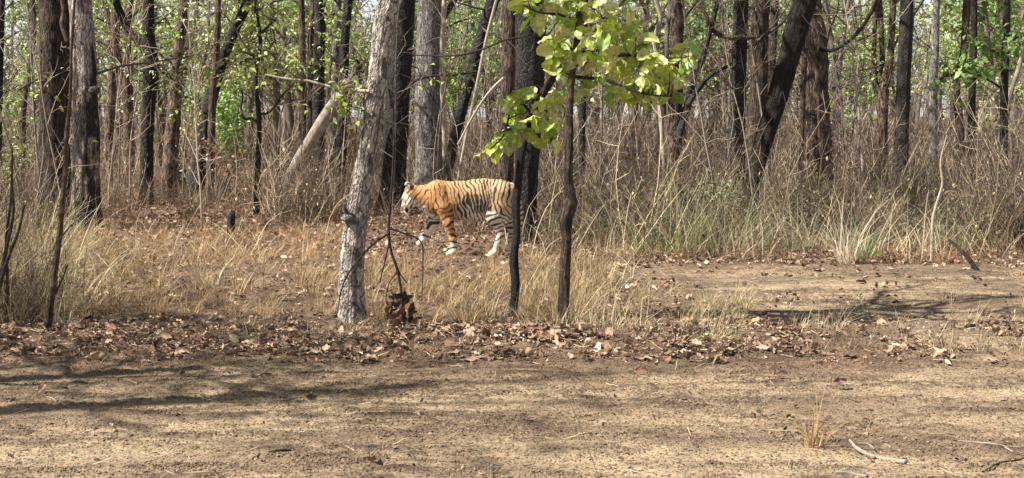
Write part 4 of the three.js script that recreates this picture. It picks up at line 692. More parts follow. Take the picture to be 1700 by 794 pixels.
  const brownM = [[0.085, 0.042, 0.028], [0.12, 0.062, 0.038], [0.055, 0.032, 0.023], [0.2, 0.1, 0.05]].map((c) => new THREE.MeshStandardMaterial({ color: new THREE.Color().setRGB(...c), vertexColors: true, roughness: 0.8, side: THREE.DoubleSide }));
  const wg = Array.from({ length: 5 }, (_, i) => witheredGeo(40 + i));
  for (let k = 0; k < 26; k++) { const m = part('withered_leaf', wg[k % 5], brownM[Math.floor(r() * 4)], w), x = rr(r, 644, 694), y = rr(r, 484, 556); m.position.copy(at(x, y, D + rr(r, -0.12, 0.12)).sub(w.position)); m.scale.setScalar(rr(r, 0.07, 0.14)); m.rotation.set(rr(r, 1.2, 1.9), rr(r, 0, 6.28), rr(r, -0.7, 0.7)); }
}
function witheredGeo(seed) {                                          // curled dead leaf lying in the xz plane, 1 long
  const r = rngOf(seed), nx = 4, ny = 6, pos = [], col = [], idx = [], curl = rr(r, 0.4, 1.3), bend = rr(r, -0.5, 0.9), ph = rr(r, 0, 6), wid = rr(r, 0.2, 0.34);
  for (let j = 0; j <= ny; j++) for (let i = 0; i <= nx; i++) {
    const t = j / ny, s = i / nx * 2 - 1, w = wid * Math.pow(Math.sin(Math.PI * clamp(0.03 + t * 0.95, 0, 1)), 0.7), a = s * curl;
    const x = w * (1 + 0.3 * N3(s * 2 + seed, t * 6, 4)) * Math.sin(a) / Math.max(0.4, curl), y = w * (1 - Math.cos(a)) * 1.2 + 0.18 * bend * (t - 0.5) * (t - 0.5) * 3 + 0.075 * Math.sin(t * 11 + ph + s * 3);
    pos.push(x, y, t - 0.5); const m = (Math.abs(s) < 0.1 ? 1.2 : 1) * (1 + 0.25 * N3(s * 3, t * 4, seed)); col.push(m, m, m);
    if (i && j) { const a0 = (j - 1) * (nx + 1) + i - 1, d = a0 + nx + 1; idx.push(a0, d, a0 + 1, a0 + 1, d, d + 1); }
  }
  const g = new THREE.BufferGeometry(); g.setAttribute('position', new THREE.Float32BufferAttribute(pos, 3)); g.setAttribute('color', new THREE.Float32BufferAttribute(col, 3)); g.setIndex(idx); g.computeVertexNormals(); return g;
}
// ---------------------------------------------------------------- fallen leaves: the largest one by one, the rest together
const LIT = [[0.27, 0.18, 0.13], [0.33, 0.225, 0.155], [0.17, 0.095, 0.07], [0.42, 0.30, 0.21], [0.23, 0.13, 0.085], [0.34, 0.23, 0.15], [0.12, 0.08, 0.06], [0.48, 0.37, 0.27]];
{
  const r = rngOf(888), geos = Array.from({ length: 8 }, (_, i) => witheredGeo(60 + i)), mats = LIT.map((c) => new THREE.MeshStandardMaterial({ color: new THREE.Color().setRGB(...c), vertexColors: true, roughness: 0.65, side: THREE.DoubleSide }));
  const spot = () => { // along the litter strip, thinner on the bare soil
    for (;;) { const d = 9.9 + r() * 2.3, x = rr(r, -4.3, 4.3), z = -d, cl = sstep(fbm3(x * 1.6, 21, z * 2.4, 3), -0.2, 0.3); if (r() < (0.05 + 0.95 * (1 - bare(x, z))) * (0.12 + 0.88 * cl) * Math.exp(-Math.pow((d - 10.9) / 0.8, 2)) * (x > 2.3 && x < 3.1 ? 0.3 : 1)) return [x, z]; }
  };
  const place = (x, z, lo, hi) => ({ p: V(x, groundH(x, z, true) + rr(r, 0.008, 0.045), z), r: [rr(r, -0.9, 0.9), rr(r, 0, 6.28), rr(r, -0.9, 0.9)], s: rr(r, lo, hi) });
  for (let k = 0; k < 280; k++) {
    const [x, z] = spot(), e = place(x, z, 0.07, 0.14), m = part('fallen_leaf', geos[Math.floor(r() * 8)], mats[Math.floor(r() * 8)], ground);
    m.position.copy(e.p); m.rotation.set(...e.r); m.scale.setScalar(e.s);
  }
  for (const [px, py] of [[622, 776], [428, 640], [300, 630], [512, 660], [570, 662], [1295, 633], [1394, 650], [1215, 516], [1580, 500], [1064, 628], [606, 604], [70, 652], [655, 470], [520, 455], [372, 448], [1430, 470], [1480, 500], [1620, 470]]) { const p = gnd(px, py), e = place(p.x, p.z, 0.09, 0.14), m = part('fallen_leaf', geos[px % 8], mats[py % 8], ground); m.position.copy(e.p).setY(e.p.y + 0.01); m.rotation.set(...e.r); m.scale.setScalar(e.s); }
  const L = [], add = (x, z, lo, hi) => { const e = place(x, z, lo, hi), c = LIT[Math.floor(r() * 8)], q = rr(r, 0.7, 1.15); e.c = [c[0] * q, c[1] * q, c[2] * q]; L.push(e); };
  for (let k = 0; k < 1150; k++) { const [x, z] = spot(); add(x, z, 0.045, 0.125); } for (let k = 0; k < 9000; k++) { const [x, z] = spot(); add(x, z, 0.012, 0.045); }
  for (let k = 0; k < 44000; k++) { // forest floor behind
    const d = 12 + 26 * Math.pow(r(), 0.8), x = rr(r, -0.46, 0.46) * d, z = -d, b = bare(x, z); if (r() < ((1 - b) * 0.9 + 0.03) * (d < 18 ? 0.5 : 1)) add(x, z, 0.025, 0.1);
  }
  for (let k = 0; k < 2600; k++) { const d = 15.6 + 2.9 * Math.sqrt(r()), x = rr(r, 0.8, 7); if (fbm3(x * 1.2, 8, d * 2, 3) + (d - 16.8) * 0.2 > 0) add(x, -d, 0.02, 0.085); }
  for (let k = 0; k < 700; k++) { const d = 12 + 4 * r(), x = rr(r, 0.8, 6.4); if (fbm3(x, 8, d * 1.5, 2) > 0) add(x, -d, 0.03, 0.085); }
  for (let k = 0; k < 260; k++) { const d = 6.6 + 3.6 * r(), x = rr(r, -4, 4); add(x, -d, 0.012, 0.05); const e = L[L.length - 1]; e.c = e.c.map((v) => v * 0.6); }
  split(L, geos, (list, g) => instanced('leaf_litter', g, M.vc, list, 'brown and pinkish dry leaves strewn over the forest floor', 'leaf litter'));
  const D = [], dg = [0, 1, 2].map((s) => { const b = new Batch(), q = rngOf(900 + s); b.tube(wander(q, V(-0.5, 0, 0), V(1, 0.02, rr(q, -0.2, 0.2)), 1, 5, 0.28), [0.02, 0.022, 0.02, 0.018, 0.014, 0.008], 4, [1, 1, 1]); return b.geo(); });
  for (let k = 0; k < 2600; k++) { let x, z; if (k < 1500) [x, z] = spot(); else { z = -rr(r, 6.5, 17); x = rr(r, -0.4, 0.42) * -z; if (k > 2100 && z < -10) { z = -rr(r, 15.5, 18.2); x = rr(r, 0.8, 7); } } const w = r(), q = rr(r, 0.6, 1.2), c = w < 0.35 ? [0.55 * q, 0.45 * q, 0.3 * q] : w < 0.7 ? [0.24 * q, 0.17 * q, 0.12 * q] : [0.1 * q, 0.07 * q, 0.05 * q], s = rr(r, 0.04, 0.2) * (z > -9.7 ? 0.6 : 1); D.push({ p: V(x, groundH(x, z, true) + 0.012, z), r: [rr(r, -0.2, 0.2), rr(r, 0, 6.28), rr(r, -0.35, 0.35)], s: V(s, s * 0.6 + 0.05, s * 0.6 + 0.05), c }); }
  split(D, dg, (list, g) => instanced('twig_litter', g, M.vc, list, 'broken dry twigs and straw scattered on the ground', 'twig litter'));
  // crumbs of bark, dung and leaf trodden into the soil
  const K = [], cg = [0, 1, 2].map((s) => { const g = new THREE.IcosahedronGeometry(1, 0), p = g.attributes.position; for (let i = 0; i < p.count; i++) { const x = p.getX(i), y = p.getY(i), z = p.getZ(i), q = 1 + 0.45 * N3(x * 2 + s * 9, y * 2, z * 2); p.setXYZ(i, x * q, y * q * 0.5, z * q * 0.8); } g.computeVertexNormals(); g.setAttribute('color', new THREE.Float32BufferAttribute(new Float32Array(p.count * 3).fill(1), 3)); return g; });
  for (let k = 0; k < 230000; k++) {
    const d = 6.3 + 11.5 * Math.pow(r(), 1.6), x = rr(r, -0.42, 0.42) * d, z = -d; if (d > 10.4 && (x < 0.5 || r() < 0.4)) continue;
    const q = rough(x, z), m = sstep(fbm3(x * 4, 6, z * 7, 3), -0.1, 0.35); if (r() > 0.06 + 0.94 * q * m) continue;
    const c = mix3([0.1, 0.064, 0.04], [0.3, 0.225, 0.15], Math.pow(r(), 1.5)); K.push({ p: V(x, groundH(x, z, true) + 0.001, z), r: [rr(r, -0.6, 0.6), rr(r, 0, 6.28), rr(r, -0.6, 0.6)], s: rr(r, 0.003, 0.0105) * (r() < 0.06 ? 1.7 : 1) * (r() < 0.002 ? 2 : 1), c });
  }
  split(K, cg, (list, g) => instanced('soil_crumbs', g, M.vc, list, 'crumbs of bark, dung and leaf trodden into the tan soil', 'soil crumbs'));
}
// ---------------------------------------------------------------- dry grass
{
  const r = rngOf(4242), G = [tuftGeo(101, 24, 0.55, 0.1, 0.45, 0.0075, (q) => straw(q)), tuftGeo(102, 20, 0.6, 0.12, 0.7, 0.0075, (q) => straw(q, 1.05)), tuftGeo(103, 28, 0.42, 0.12, 0.9, 0.007, (q) => straw(q, 0.95)), tuftGeo(104, 16, 0.75, 0.1, 0.35, 0.008, (q) => straw(q, 1.05)), tuftGeo(105, 20, 0.5, 0.14, 1.1, 0.0075, (q) => straw(q, 0.9))];
  const T = [], add = (px, py, s, tint) => { const p = onGround(px, py); T.push({ p, r: [rr(r, -0.12, 0.12), rr(r, 0, 6.28), rr(r, -0.12, 0.12)], s: V(s * rr(r, 0.8, 1.1), s * rr(r, 0.75, 1.15), s), c: tint || [1, 1, 1] }); };
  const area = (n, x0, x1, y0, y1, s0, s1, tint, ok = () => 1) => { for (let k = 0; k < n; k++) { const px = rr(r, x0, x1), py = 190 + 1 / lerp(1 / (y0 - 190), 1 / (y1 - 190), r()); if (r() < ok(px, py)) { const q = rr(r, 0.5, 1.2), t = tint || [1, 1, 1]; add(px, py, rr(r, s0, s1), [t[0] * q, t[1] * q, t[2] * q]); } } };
  const gap = (px, py) => (fbm3(px * 0.012, py * 0.03, 3, 2) > -0.12 ? 1 : 0.25);
  area(150, -160, 110, 440, 548, 0.6, 1.5, [0.85, 0.82, 0.7]);                      // tall at the left edge
  area(60, 60, 330, 398, 440, 0.3, 0.55, [0.85, 0.72, 0.58], gap); area(130, 60, 330, 440, 530, 0.5, 1.05, [0.86, 0.76, 0.6], gap);
  area(170, 320, 570, 420, 535, 0.35, 0.85, [0.92, 0.82, 0.66], gap);
  area(300, -60, 575, 386, 432, 0.4, 0.75, [1.05, 0.86, 0.62]);                       // golden band
  area(250, 610, 850, 448, 545, 0.3, 1.0, [0.86, 0.76, 0.58], gap);
  area(240, 860, 1010, 440, 558, 0.3, 0.95, [0.88, 0.8, 0.62], gap);
  area(90, 1000, 1240, 490, 585, 0.35, 0.75, [0.95, 0.97, 0.8], gap);
  area(60, 1240, 1720, 500, 600, 0.3, 0.7, null, gap);
  area(330, 900, 1760, 404, 438, 0.3, 0.8, [0.7, 0.56, 0.42]);                     // fringe of the thicket
  area(40, 620, 900, 425, 442, 0.3, 0.6, [1, 0.85, 0.65]);
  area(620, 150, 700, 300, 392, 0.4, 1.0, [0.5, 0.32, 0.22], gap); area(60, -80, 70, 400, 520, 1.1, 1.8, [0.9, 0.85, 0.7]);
  area(60, 330, 700, 545, 580, 0.25, 0.5, null);
  { const C = [tuftGeo(111, 5, 1.5, 0.1, 0.75, 0.011, (q) => straw(q, 1.05), 6), tuftGeo(112, 4, 1.2, 0.1, 0.9, 0.010, (q) => straw(q, 1.05), 6)], keep = T.splice(0); area(210, 840, 1720, 385, 436, 0.6, 1.25); area(40, 100, 560, 380, 470, 0.6, 1); area(26, 860, 1060, 430, 540, 0.4, 0.7); area(40, -60, 180, 400, 540, 0.5, 0.9); split(T.splice(0), C, (list, g) => instanced('arching_stalks', g, M.straw, list, 'long pale arching stalks rising out of the thicket and grass', 'grass')); T.push(...keep); }
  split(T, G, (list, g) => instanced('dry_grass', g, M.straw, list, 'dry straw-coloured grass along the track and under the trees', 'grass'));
  // lone bare grass stalks in the foreground
  for (const [label, q] of [['single long thin stalk slanting right across the foreground soil', [[934, 640], [960, 700], [980, 755], [996, 800]]], ['single short thin stalk at the bottom of the foreground soil', [[582, 800], [582, 760], [580, 738]]], ['thin stalk bending right near the bottom middle of the soil', [[876, 800], [885, 772], [896, 748]]], ['thin stalk leaning left of the long slanting stalk', [[905, 800], [925, 760], [944, 735]]]]) {
    const p0 = onGround(...q[q[0][1] > q[q.length - 1][1] ? 0 : q.length - 1]), t = thing('grass_stalk', label, 'grass stalk', p0), b = new Batch();
    const e = q[0][1] > q[q.length - 1][1] ? q : q.slice().reverse(), d = -p0.z; b.tube(e.map(([x, y], i) => at(x, y, d + i * 0.02).sub(p0)), e.map(() => 0.0022), 5, [0.3, 0.2, 0.12]); part('stalk', b.geo(), M.straw, t);
  }
}
// ---------------------------------------------------------------- thicket of dry twigs between and behind the trees
{
  const r = rngOf(5151), tw = (q) => { const k = rr(q, 0.55, 1.25); const w = q(); return w < 0.14 ? [0.6 * k, 0.5 * k, 0.36 * k] : w < 0.42 ? [0.24 * k, 0.175 * k, 0.115 * k] : [0.075 * k, 0.055 * k, 0.042 * k]; };
  const shrub = (seed, n, h, leaves) => { const q = rngOf(seed), b = new Batch(); for (let k = 0; k < n; k++) { const a = q() * 6.28, s = Math.sqrt(q()) * 0.45, l = h * rr(q, 0.4, 1.05), c = tw(q), pts = wander(q, V(Math.cos(a) * s, -0.03, Math.sin(a) * s), V(rr(q, -0.5, 0.5), 1.1, rr(q, -0.5, 0.5)), l, 5, 0.2); b.tube(pts, pts.map((_, i) => rr(q, 0.0035, 0.007) * (1 - i / 7)), 3, c); for (let m = 0; m < 3; m++) { const e = wander(q, pts[1 + Math.floor(q() * 4)], V(rr(q, -1, 1), rr(q, 0, 1), rr(q, -1, 1)), rr(q, 0.15, 0.5), 3, 0.35); b.tube(e, [0.0032, 0.0026, 0.002, 0.001], 3, c); if (q() < leaves) b.leaf(e[3], V(rr(q, -1, 1), -0.6, rr(q, -1, 1)).normalize(), V(0, 1, 0.2), rr(q, 0.04, 0.09), 0.035, q() < 0.5 ? [0.3, 0.2, 0.12] : [0.42, 0.34, 0.24]); } } return b.geo(); };
  const G = [shrub(1, 34, 1.3, 0.1), shrub(2, 30, 1.6, 0.06), shrub(3, 40, 1.0, 0.15), shrub(4, 22, 2.1, 0.04), shrub(5, 40, 0.75, 0.3), shrub(6, 16, 2.6, 0.05)];
  const S = []; const add = (x, z, s, q = 1) => S.push({ p: V(x, groundH(x, z, false), z), r: [rr(r, -0.1, 0.1), rr(r, 0, 6.28), rr(r, -0.1, 0.1)], s, c: [q, q * rr(r, 0.92, 1), q * rr(r, 0.85, 1)] });
  for (let k = 0; k < 900; k++) { const d = 18.5 + 11 * Math.pow(r(), 1.3), x = lerp(0.7, 9.5, r()) * d / 22, m = sstep(fbm3(x * 0.7, 31, d * 0.7, 3), -0.3, 0.3); const [vx] = pxOf(x, 0, -d); if (d < 23 && vx > 1195 && vx < 1290 && r() < 0.75) continue; if (r() < 0.2 + 0.6 * m) add(x, -d, rr(r, 0.35, 0.65) + 0.4 * m, lerp(0.35, 1.5, sstep(fbm3(x * 0.9, 55, d * 0.9, 3), -0.3, 0.3))); }         // right-hand thicket
  for (let k = 0; k < 200; k++) { const d = 24 + 14 * r(), x = rr(r, -0.36, 0.02) * d; add(x, -d, rr(r, 0.3, 0.65), rr(r, 0.8, 1.4)); }                                 // sparse left
  for (let k = 0; k < 60; k++) { const d = 19 + 5 * r(), x = rr(r, -0.46, -0.33) * d; add(x, -d, rr(r, 0.5, 0.95), rr(r, 0.8, 1.2)); }
  for (let k = 0; k < 26; k++) { const d = 11.6 + 3 * r(), x = rr(r, -0.44, -0.33) * d; add(x, -d, rr(r, 0.4, 0.75), rr(r, 0.6, 1)); }
  for (let k = 0; k < 24; k++) { const p = at(rr(r, 460, 535), 260, rr(r, 23.5, 25.8)); add(p.x, p.z, rr(r, 0.7, 1.05), rr(r, 1, 1.5)); }
  for (let k = 0; k < 60; k++) { const d = 20.5 + 4 * r(), x = rr(r, -0.04, 0.05) * d; add(x, -d, rr(r, 0.5, 1), rr(r, 0.9, 1.2)); }
  for (let k = 0; k < 1500; k++) { const d = 34 + 44 * Math.pow(r(), 1.2), x = rr(r, -0.46, 0.46) * d, m = sstep(fbm3(x * 0.4, 35, d * 0.4, 2), -0.3, 0.3); if (d < 42 && x < -1 && r() < 0.5) continue; if (r() < 0.3 + 0.7 * m) add(x, -d, rr(r, 0.6, 1.1) + 0.4 * m, rr(r, 0.7, 1.4)); }
  { const OL = (q) => { const k = rr(q, 0.6, 1.25), w = q(); return w < 0.22 ? [0.25 * k, 0.28 * k, 0.1 * k] : w < 0.5 ? [0.44 * k, 0.42 * k, 0.19 * k] : [0.6 * k, 0.5 * k, 0.32 * k]; }, Q = [tuftGeo(121, 60, 1.0, 0.3, 0.9, 0.010, OL, 5), tuftGeo(122, 46, 1.25, 0.3, 0.7, 0.010, OL, 5), tuftGeo(123, 70, 0.75, 0.35, 1.2, 0.009, OL, 5)], O = [];
    for (let k = 0; k < 300; k++) { const d = 18.3 + 8 * Math.pow(r(), 1.3), x = lerp(0.9, 9, r()) * d / 22, q = rr(r, 0.4, 0.95), m = fbm3(x * 0.6, 61, d * 0.6, 2) + 0.25 * Math.exp(-Math.pow((x - 2.6) / 1.6, 2)); if (m > 0.02) O.push({ p: V(x, groundH(x, -d, false), -d), r: [rr(r, -0.15, 0.15), rr(r, 0, 6.28), rr(r, -0.15, 0.15)], s: rr(r, 0.6, 1.25), c: [q, q, q] }); }
    for (let k = 0; k < 40; k++) { const d = 13 + 8 * r(), x = rr(r, -0.45, -0.3) * d; O.push({ p: V(x, groundH(x, -d, false), -d), r: [0, rr(r, 0, 6.28), 0], s: rr(r, 0.6, 1.1), c: [1, 1, 1] }); }
    split(O, Q, (list, g) => instanced('olive_grass', g, M.straw, list, 'tangled olive and yellow-green grass growing through the thicket', 'grass')); }
  split(S, G, (list, g) => instanced('dry_thicket', g, M.vc, list, 'tangled thicket of dry brown twigs between the trees', 'thicket'));
  const stem = (seed, h) => { const q = rngOf(seed), b = new Batch(), pts = wander(q, V(0, -0.1, 0), V(rr(q, -0.15, 0.15), 1, rr(q, -0.1, 0.1)), h, 9, 0.12, 0.04); b.tube(pts, pts.map((_, i) => 0.018 * (1 - i / 11)), 5, [0.24, 0.19, 0.155]); for (let m = 0; m < 16; m++) { const e = wander(q, pts[2 + Math.floor(q() * 7)], V(rr(q, -1, 1), rr(q, 0.1, 1), rr(q, -1, 1)), rr(q, 0.5, 1.5), 5, 0.3); b.tube(e, e.map((_, i) => 0.008 * (1 - i / 6) + 0.001), 3, [0.22, 0.17, 0.14]); for (let j = 0; j < 3; j++) { const f = wander(q, e[1 + Math.floor(q() * 4)], V(rr(q, -1, 1), rr(q, -0.3, 1), rr(q, -1, 1)), rr(q, 0.2, 0.6), 3, 0.35); b.tube(f, [0.004, 0.003, 0.002, 0.001], 3, [0.22, 0.17, 0.14]); } } return b.geo(); };
  const W = []; for (let k = 0; k < 270; k++) { const d = 20 + 45 * Math.pow(r(), 0.9), x = rr(r, -0.45, 0.45) * d; if (d < 24 && x < 1 && x > -3) continue; const q = rr(r, 0.6, 1.6); W.push({ p: V(x, groundH(x, -d, false), -d), r: [rr(r, -0.15, 0.15), rr(r, 0, 6.28), rr(r, -0.15, 0.15)], s: rr(r, 0.6, 1.4), c: [q, q, q] }); }
  split(W, [stem(1, 4.5), stem(2, 3.5), stem(3, 5.5), stem(4, 4)], (list, g) => instanced('bare_stems', g, M.vc, list, 'bare leafless saplings and stems filling the gaps between trunks', 'bare stems'));
}
// ---------------------------------------------------------------- leafy young trees and shrubs in the middle distance
function leafy(label, px, pyTop, pyBot, wpx, d, n, len, col, seed, name = 'leafy_shrub') {
  const r = rngOf(seed), c = at(px, pyBot, d), gy = groundH(c.x, c.z, false), base = V(c.x, gy, c.z), t = thing(name, label, 'shrub', base), w = new Batch(), f = new Batch(), tips = [];
  const yT = at(px, pyTop, d).y - gy, yB = Math.max(0.1, c.y - gy), R = wpx * d / F / 2;
  for (let k = 0; k < 6; k++) { const a = r() * 6.28, p = wander(r, V(rr(r, -0.1, 0.1), -0.05, rr(r, -0.1, 0.1)), V(Math.cos(a) * R * 0.6, yT * 0.8, Math.sin(a) * R * 0.6), yT * rr(r, 0.7, 1.02), 7, 0.12); w.tube(p, p.map((_, i) => 0.022 * (1 - i / 8) + 0.003), 5, [0.14, 0.105, 0.08]); for (let m = 0; m < 14; m++) { const q = p[Math.min(7, 1 + Math.floor(r() * 7))]; if (q.y < yB * 0.8) continue; const e = wander(r, q, V(rr(r, -1, 1), rr(r, -0.3, 0.8), rr(r, -1, 1)), rr(r, 0.3, 1) * R, 4, 0.3); w.tube(e, [0.008, 0.006, 0.005, 0.004, 0.002], 3, [0.15, 0.11, 0.085]); tips.push(...e.slice(1)); } }
  for (let k = 0; k < n; k++) { const q = tips[Math.floor(r() * tips.length)], s = rr(r, 0.6, 1.25), m = rr(r, 0.65, 1.35), sp = 0.16; f.leaf(V(q.x + rr(r, -sp, sp), q.y + rr(r, -sp, sp), q.z + rr(r, -sp, sp)), V(rr(r, -1, 1), rr(r, -1, 0.3), rr(r, -1, 1)).normalize(), V(rr(r, -1, 1), 1, rr(r, -1, 1)).normalize(), len * s, len * 0.6 * s, [col[0] * m, col[1] * m, col[2] * m]); }
  part('stems', w.geo(), M.vc, t); part('foliage', f.geo(), M.leafGreen, t, 'stuff');
}
const SPRING = [0.43, 0.54, 0.17];
leafy('pale green leafy young tree at the far left behind the dark trunk', 22, 120, 260, 90, 46, 3600, 0.12, SPRING, 1);
leafy('loose yellow-green young tree behind the grey-brown leaning trunk', 330, -10, 180, 130, 44, 4200, 0.12, SPRING, 2);
leafy('fresh green feathery shrub between the black leaning trunk and the thin crooked tree', 385, 130, 240, 60, 36, 1600, 0.12, [0.34, 0.5, 0.13], 3);
leafy('orange-brown withered shrub in front of the black leaning trunk', 362, 228, 280, 56, 29, 150, 0.1, [0.36, 0.19, 0.07], 4);
leafy('small dark green shrub on the leaf litter at left', 300, 262, 312, 22, 33, 60, 0.2, [0.07, 0.11, 0.035], 5);
leafy('bright green tree crown between the broad grey-brown trunk and the slanting black trunk', 765, 5, 150, 100, 50, 5000, 0.12, [0.36, 0.52, 0.14], 6);
leafy('dark green leafy tree behind the yellow-green sapling leaves', 1050, -10, 120, 110, 40, 1500, 0.14, [0.12, 0.2, 0.05], 7);
leafy('tall soft green tree behind the twisted trunk', 1405, -5, 230, 130, 46, 4600, 0.115, [0.36, 0.49, 0.17], 8);
leafy('thin yellow-green shrub right of the dark trunk at the right edge', 1650, 140, 210, 100, 34, 380, 0.1, [0.4, 0.42, 0.16], 9);
leafy('yellow-olive leafy tree behind the thin crooked tree', 455, -10, 110, 130, 40, 2400, 0.15, [0.4, 0.42, 0.14], 10);
leafy('green leafy tree seen through the row of close trunks', 560, -10, 130, 110, 46, 3400, 0.12, SPRING, 11);
leafy('low bright yellow-green shrub by the foot of the black leaning trunk', 318, 165, 215, 50, 40, 200, 0.14, [0.46, 0.48, 0.14], 12);
leafy('sparse green-leaved shrub at the right edge of the forest', 1690, -10, 130, 80, 44, 800, 0.13, SPRING, 13);
leafy('rusty-leaved young tree left of the black rough trunk', 1180, 30, 90, 60, 40, 240, 0.16, [0.3, 0.17, 0.06], 14);
leafy('thin olive-leaved bush in the thicket right of the brown sapling', 1075, 290, 400, 90, 20.5, 700, 0.05, [0.3, 0.33, 0.1], 21);
leafy('dull green fine-leaved bush in the thicket left of the big leaning trunk', 1175, 275, 400, 100, 20, 900, 0.05, [0.22, 0.29, 0.09], 22);
leafy('yellowing fine-leaved bush in the thicket before the twisted trunk', 1345, 300, 410, 90, 20.5, 500, 0.05, [0.42, 0.38, 0.14], 23);
leafy('straw-coloured withered bush in the thicket near the right edge', 1610, 290, 410, 110, 20.5, 500, 0.055, [0.5, 0.38, 0.2], 24);
leafy('small yellow-green bush rising behind the charred trunk at the far left', 20, 235, 300, 60, 27, 400, 0.09, [0.4, 0.46, 0.12], 25);
{ const t = thing('seedling', 'tiny lime green seedling on the leaf litter left of the grey tree', 'seedling', onGround(480, 352)), b = new Batch(), r = rngOf(3); for (let k = 0; k < 9; k++) { const a = k * 0.8; b.leaf(V(0, 0.1 + 0.02 * k % 0.05, 0), V(Math.cos(a), rr(r, -0.1, 0.5), Math.sin(a)).normalize(), V(0, 1, 0), 0.17, 0.1, [0.4, 0.56, 0.08]); } b.tube([V(0, -0.02, 0), V(0, 0.12, 0)], 0.006, 4, [0.3, 0.35, 0.1]); part('leaves', b.geo(), M.leafGreen, t, 'stuff'); }

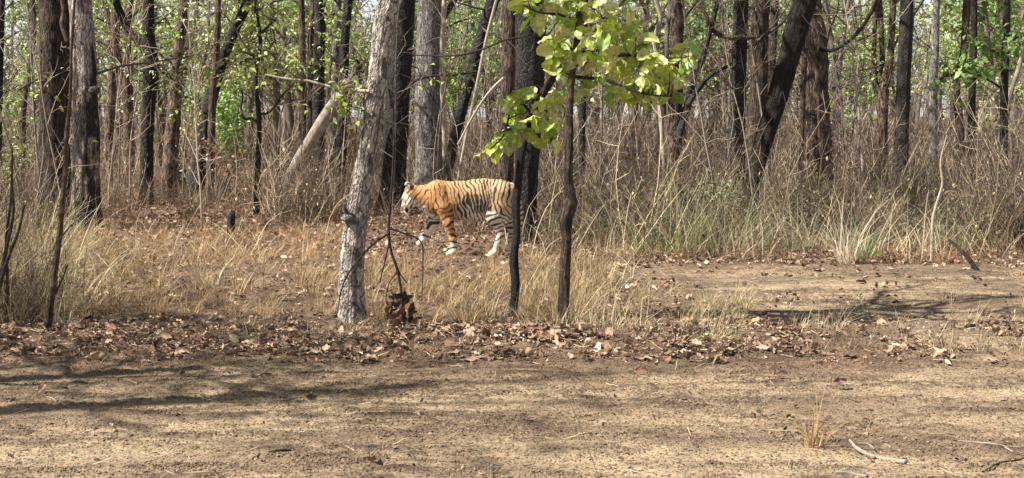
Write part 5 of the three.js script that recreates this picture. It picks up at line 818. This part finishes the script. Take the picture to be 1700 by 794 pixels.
// ---------------------------------------------------------------- slender trees deeper in the forest, then the far wood
{
  const r = rngOf(7070), proto = [];
  const wood = (seed, H, leaves, col) => { const q = rngOf(seed), b = new Batch(), f = new Batch(), tips = [], pts = wander(q, V(0, -0.2, 0), V(rr(q, -0.12, 0.12), 1, 0), H, 11, 0.09, 0.06), tn = rr(q, 0.6, 1.1), c = [0.17 * tn, 0.135 * tn, 0.11 * tn];
    b.tube(pts, pts.map((_, i) => 0.13 * (1 - i / 14) + 0.01), 9, c); const tr = b.geo(), w = new Batch();
    for (let k = 0; k < 17; k++) { const i = 3 + Math.floor(q() * 8), a = q() * 6.28, e = wander(q, pts[i], V(Math.cos(a), rr(q, 0.1, 1.1), Math.sin(a)), rr(q, 0.8, 2.8), 6, 0.28, 0.02); w.tube(e, e.map((_, j) => 0.034 * (1 - j / 7) + 0.003), 4, c); for (let m = 0; m < 5; m++) { const g = wander(q, e[1 + Math.floor(q() * 5)], V(rr(q, -1, 1), rr(q, -0.3, 1), rr(q, -1, 1)), rr(q, 0.4, 1.3), 4, 0.35); w.tube(g, [0.012, 0.009, 0.007, 0.005, 0.002], 3, c); tips.push(...g.slice(1)); } }
    for (let k = 0; k < leaves; k++) { const p = tips[Math.floor(q() * tips.length)], s = rr(q, 0.6, 1.2), m = rr(q, 0.65, 1.35); f.leaf(V(p.x + rr(q, -0.2, 0.2), p.y + rr(q, -0.2, 0.2), p.z + rr(q, -0.2, 0.2)), V(rr(q, -1, 1), rr(q, -1, 0.3), rr(q, -1, 1)).normalize(), V(rr(q, -1, 1), 1, rr(q, -1, 1)).normalize(), 0.19 * s, 0.12 * s, [col[0] * m, col[1] * m, col[2] * m]); }
    return { tr, w: w.geo(), f: leaves ? f.geo() : null }; };
  const A = [wood(11, 9, 0, LIME), wood(12, 8, 420, OLIVE), wood(13, 10, 1100, SPRING), wood(14, 7.5, 0, LIME), wood(15, 9, 1500, [0.26, 0.4, 0.09]), wood(16, 8, 900, SPRING)];
  const used = {}; heroes.sort((a, b) => a[0] - b[0]); const ORD = ['first', 'second', 'third', 'fourth', 'fifth', 'sixth', 'seventh', 'eighth', 'ninth', 'tenth'], spots = [];
  for (let k = 0; k < 64; k++) { const px = -20 + (k + rr(r, 0.1, 0.9)) * 1740 / 64, d = 38 + 26 * r(); spots.push([px, d]); }
  spots.sort((a, b) => a[0] - b[0]);
  for (const [px, d] of spots) {
    let h = null; for (const e of heroes) if (e[0] <= px) h = e; const key = h ? h[1] : 'left', n = (used[key] = (used[key] ?? -1) + 1);
    const k = Math.floor(r() * 6), a = A[k], x = (px - 850) * d / F, t = thing('slender_tree', h ? `${ORD[n]} slender ${a.f ? 'thinly leaved' : 'bare'} distant tree right of the ${h[1]}` : `${ORD[n]} slender distant tree left of the left margin tree`, 'tree', V(x, groundH(x, -d, false), -d), 'slender trees deep in the dry forest');
    const s = rr(r, 0.7, 1.15); for (const m of [part('trunk', a.tr, M.vc, t), part('branches', a.w, M.vc, t, 'stuff'), a.f && part('crown', a.f, M.leafGreen, t, 'stuff')]) if (m) { m.scale.setScalar(s); m.rotation.y = px; }
  }
  const L = []; for (let k = 0; k < 420; k++) { const d = 50 + 110 * Math.pow(r(), 0.8), x = rr(r, -0.5, 0.5) * d, q = rr(r, 0.7, 1.5); L.push({ p: V(x, groundH(x, -d, false), -d), r: [rr(r, -0.08, 0.08), rr(r, 0, 6.28), rr(r, -0.08, 0.08)], s: rr(r, 0.7, 1.5), c: [q, q, q * rr(r, 0.95, 1.1)] }); }
  A.forEach((a, k) => { const list = L.filter((_, i) => i % 6 === k); instanced('far_wood', a.tr, M.vc, list, 'far-off dry wood of slender trunks fading into the distance', 'wood'); instanced('far_wood_branches', a.w, M.vc, list, 'bare tangled branches of the far-off dry wood', 'wood branches'); if (a.f) instanced('far_wood_foliage', a.f, M.leafGreen, list.map((e) => ({ ...e, c: null })), 'thin green foliage of the far-off dry wood', 'wood foliage'); });
}
// trees beside the track, left of the view: their shade falls across the foreground
for (const [x, z, k, s] of [[-9.3, -9.4, 0, 1.3], [-7.6, -8.4, 1, 1.2], [-8.2, -10.9, 4, 1.0], [-10.2, -6.6, 7, 1.2]]) {
  const c = CROWNS[4], t = thing('roadside_tree', ['spreading thinly leaved tree beside the track, out of view at left', 'small sparse tree close beside the track, out of view at left', 'green tree nearest the view beside the track, out of view at left', 'tall high-crowned tree beside the track, out of view at left', 'tall slim tree closest to the viewer\'s side of the track, out of view at left'][[0, 1, 4, 7, 3].indexOf(k)], 'tree', V(x, 0, z));
  const up = k === 7 ? 5 : k === 3 ? 3.4 : 0; part('trunk', bark([V(0, -0.2, 0), V(0.1, 2 + up / 3, 0), V(-0.1, 4 + up * 0.7, 0.1), V(0, 6.4 + up, 0)], [0.2, 0.16, 0.13, 0.08], { radial: 16, seed: k + 60 }), BARK.brown, t);
  for (const dy of [4.6 + up, 6.2 + up]) { const w = part('crown_branches', c.wood, M.vc, t, 'stuff'), f = part('crown', c.leaf, M.leafGreen, t, 'stuff'); for (const m of [w, f]) { m.position.y = dy; m.rotation.y = dy; m.scale.setScalar(s); } }
}
renderer.render(scene, camera);
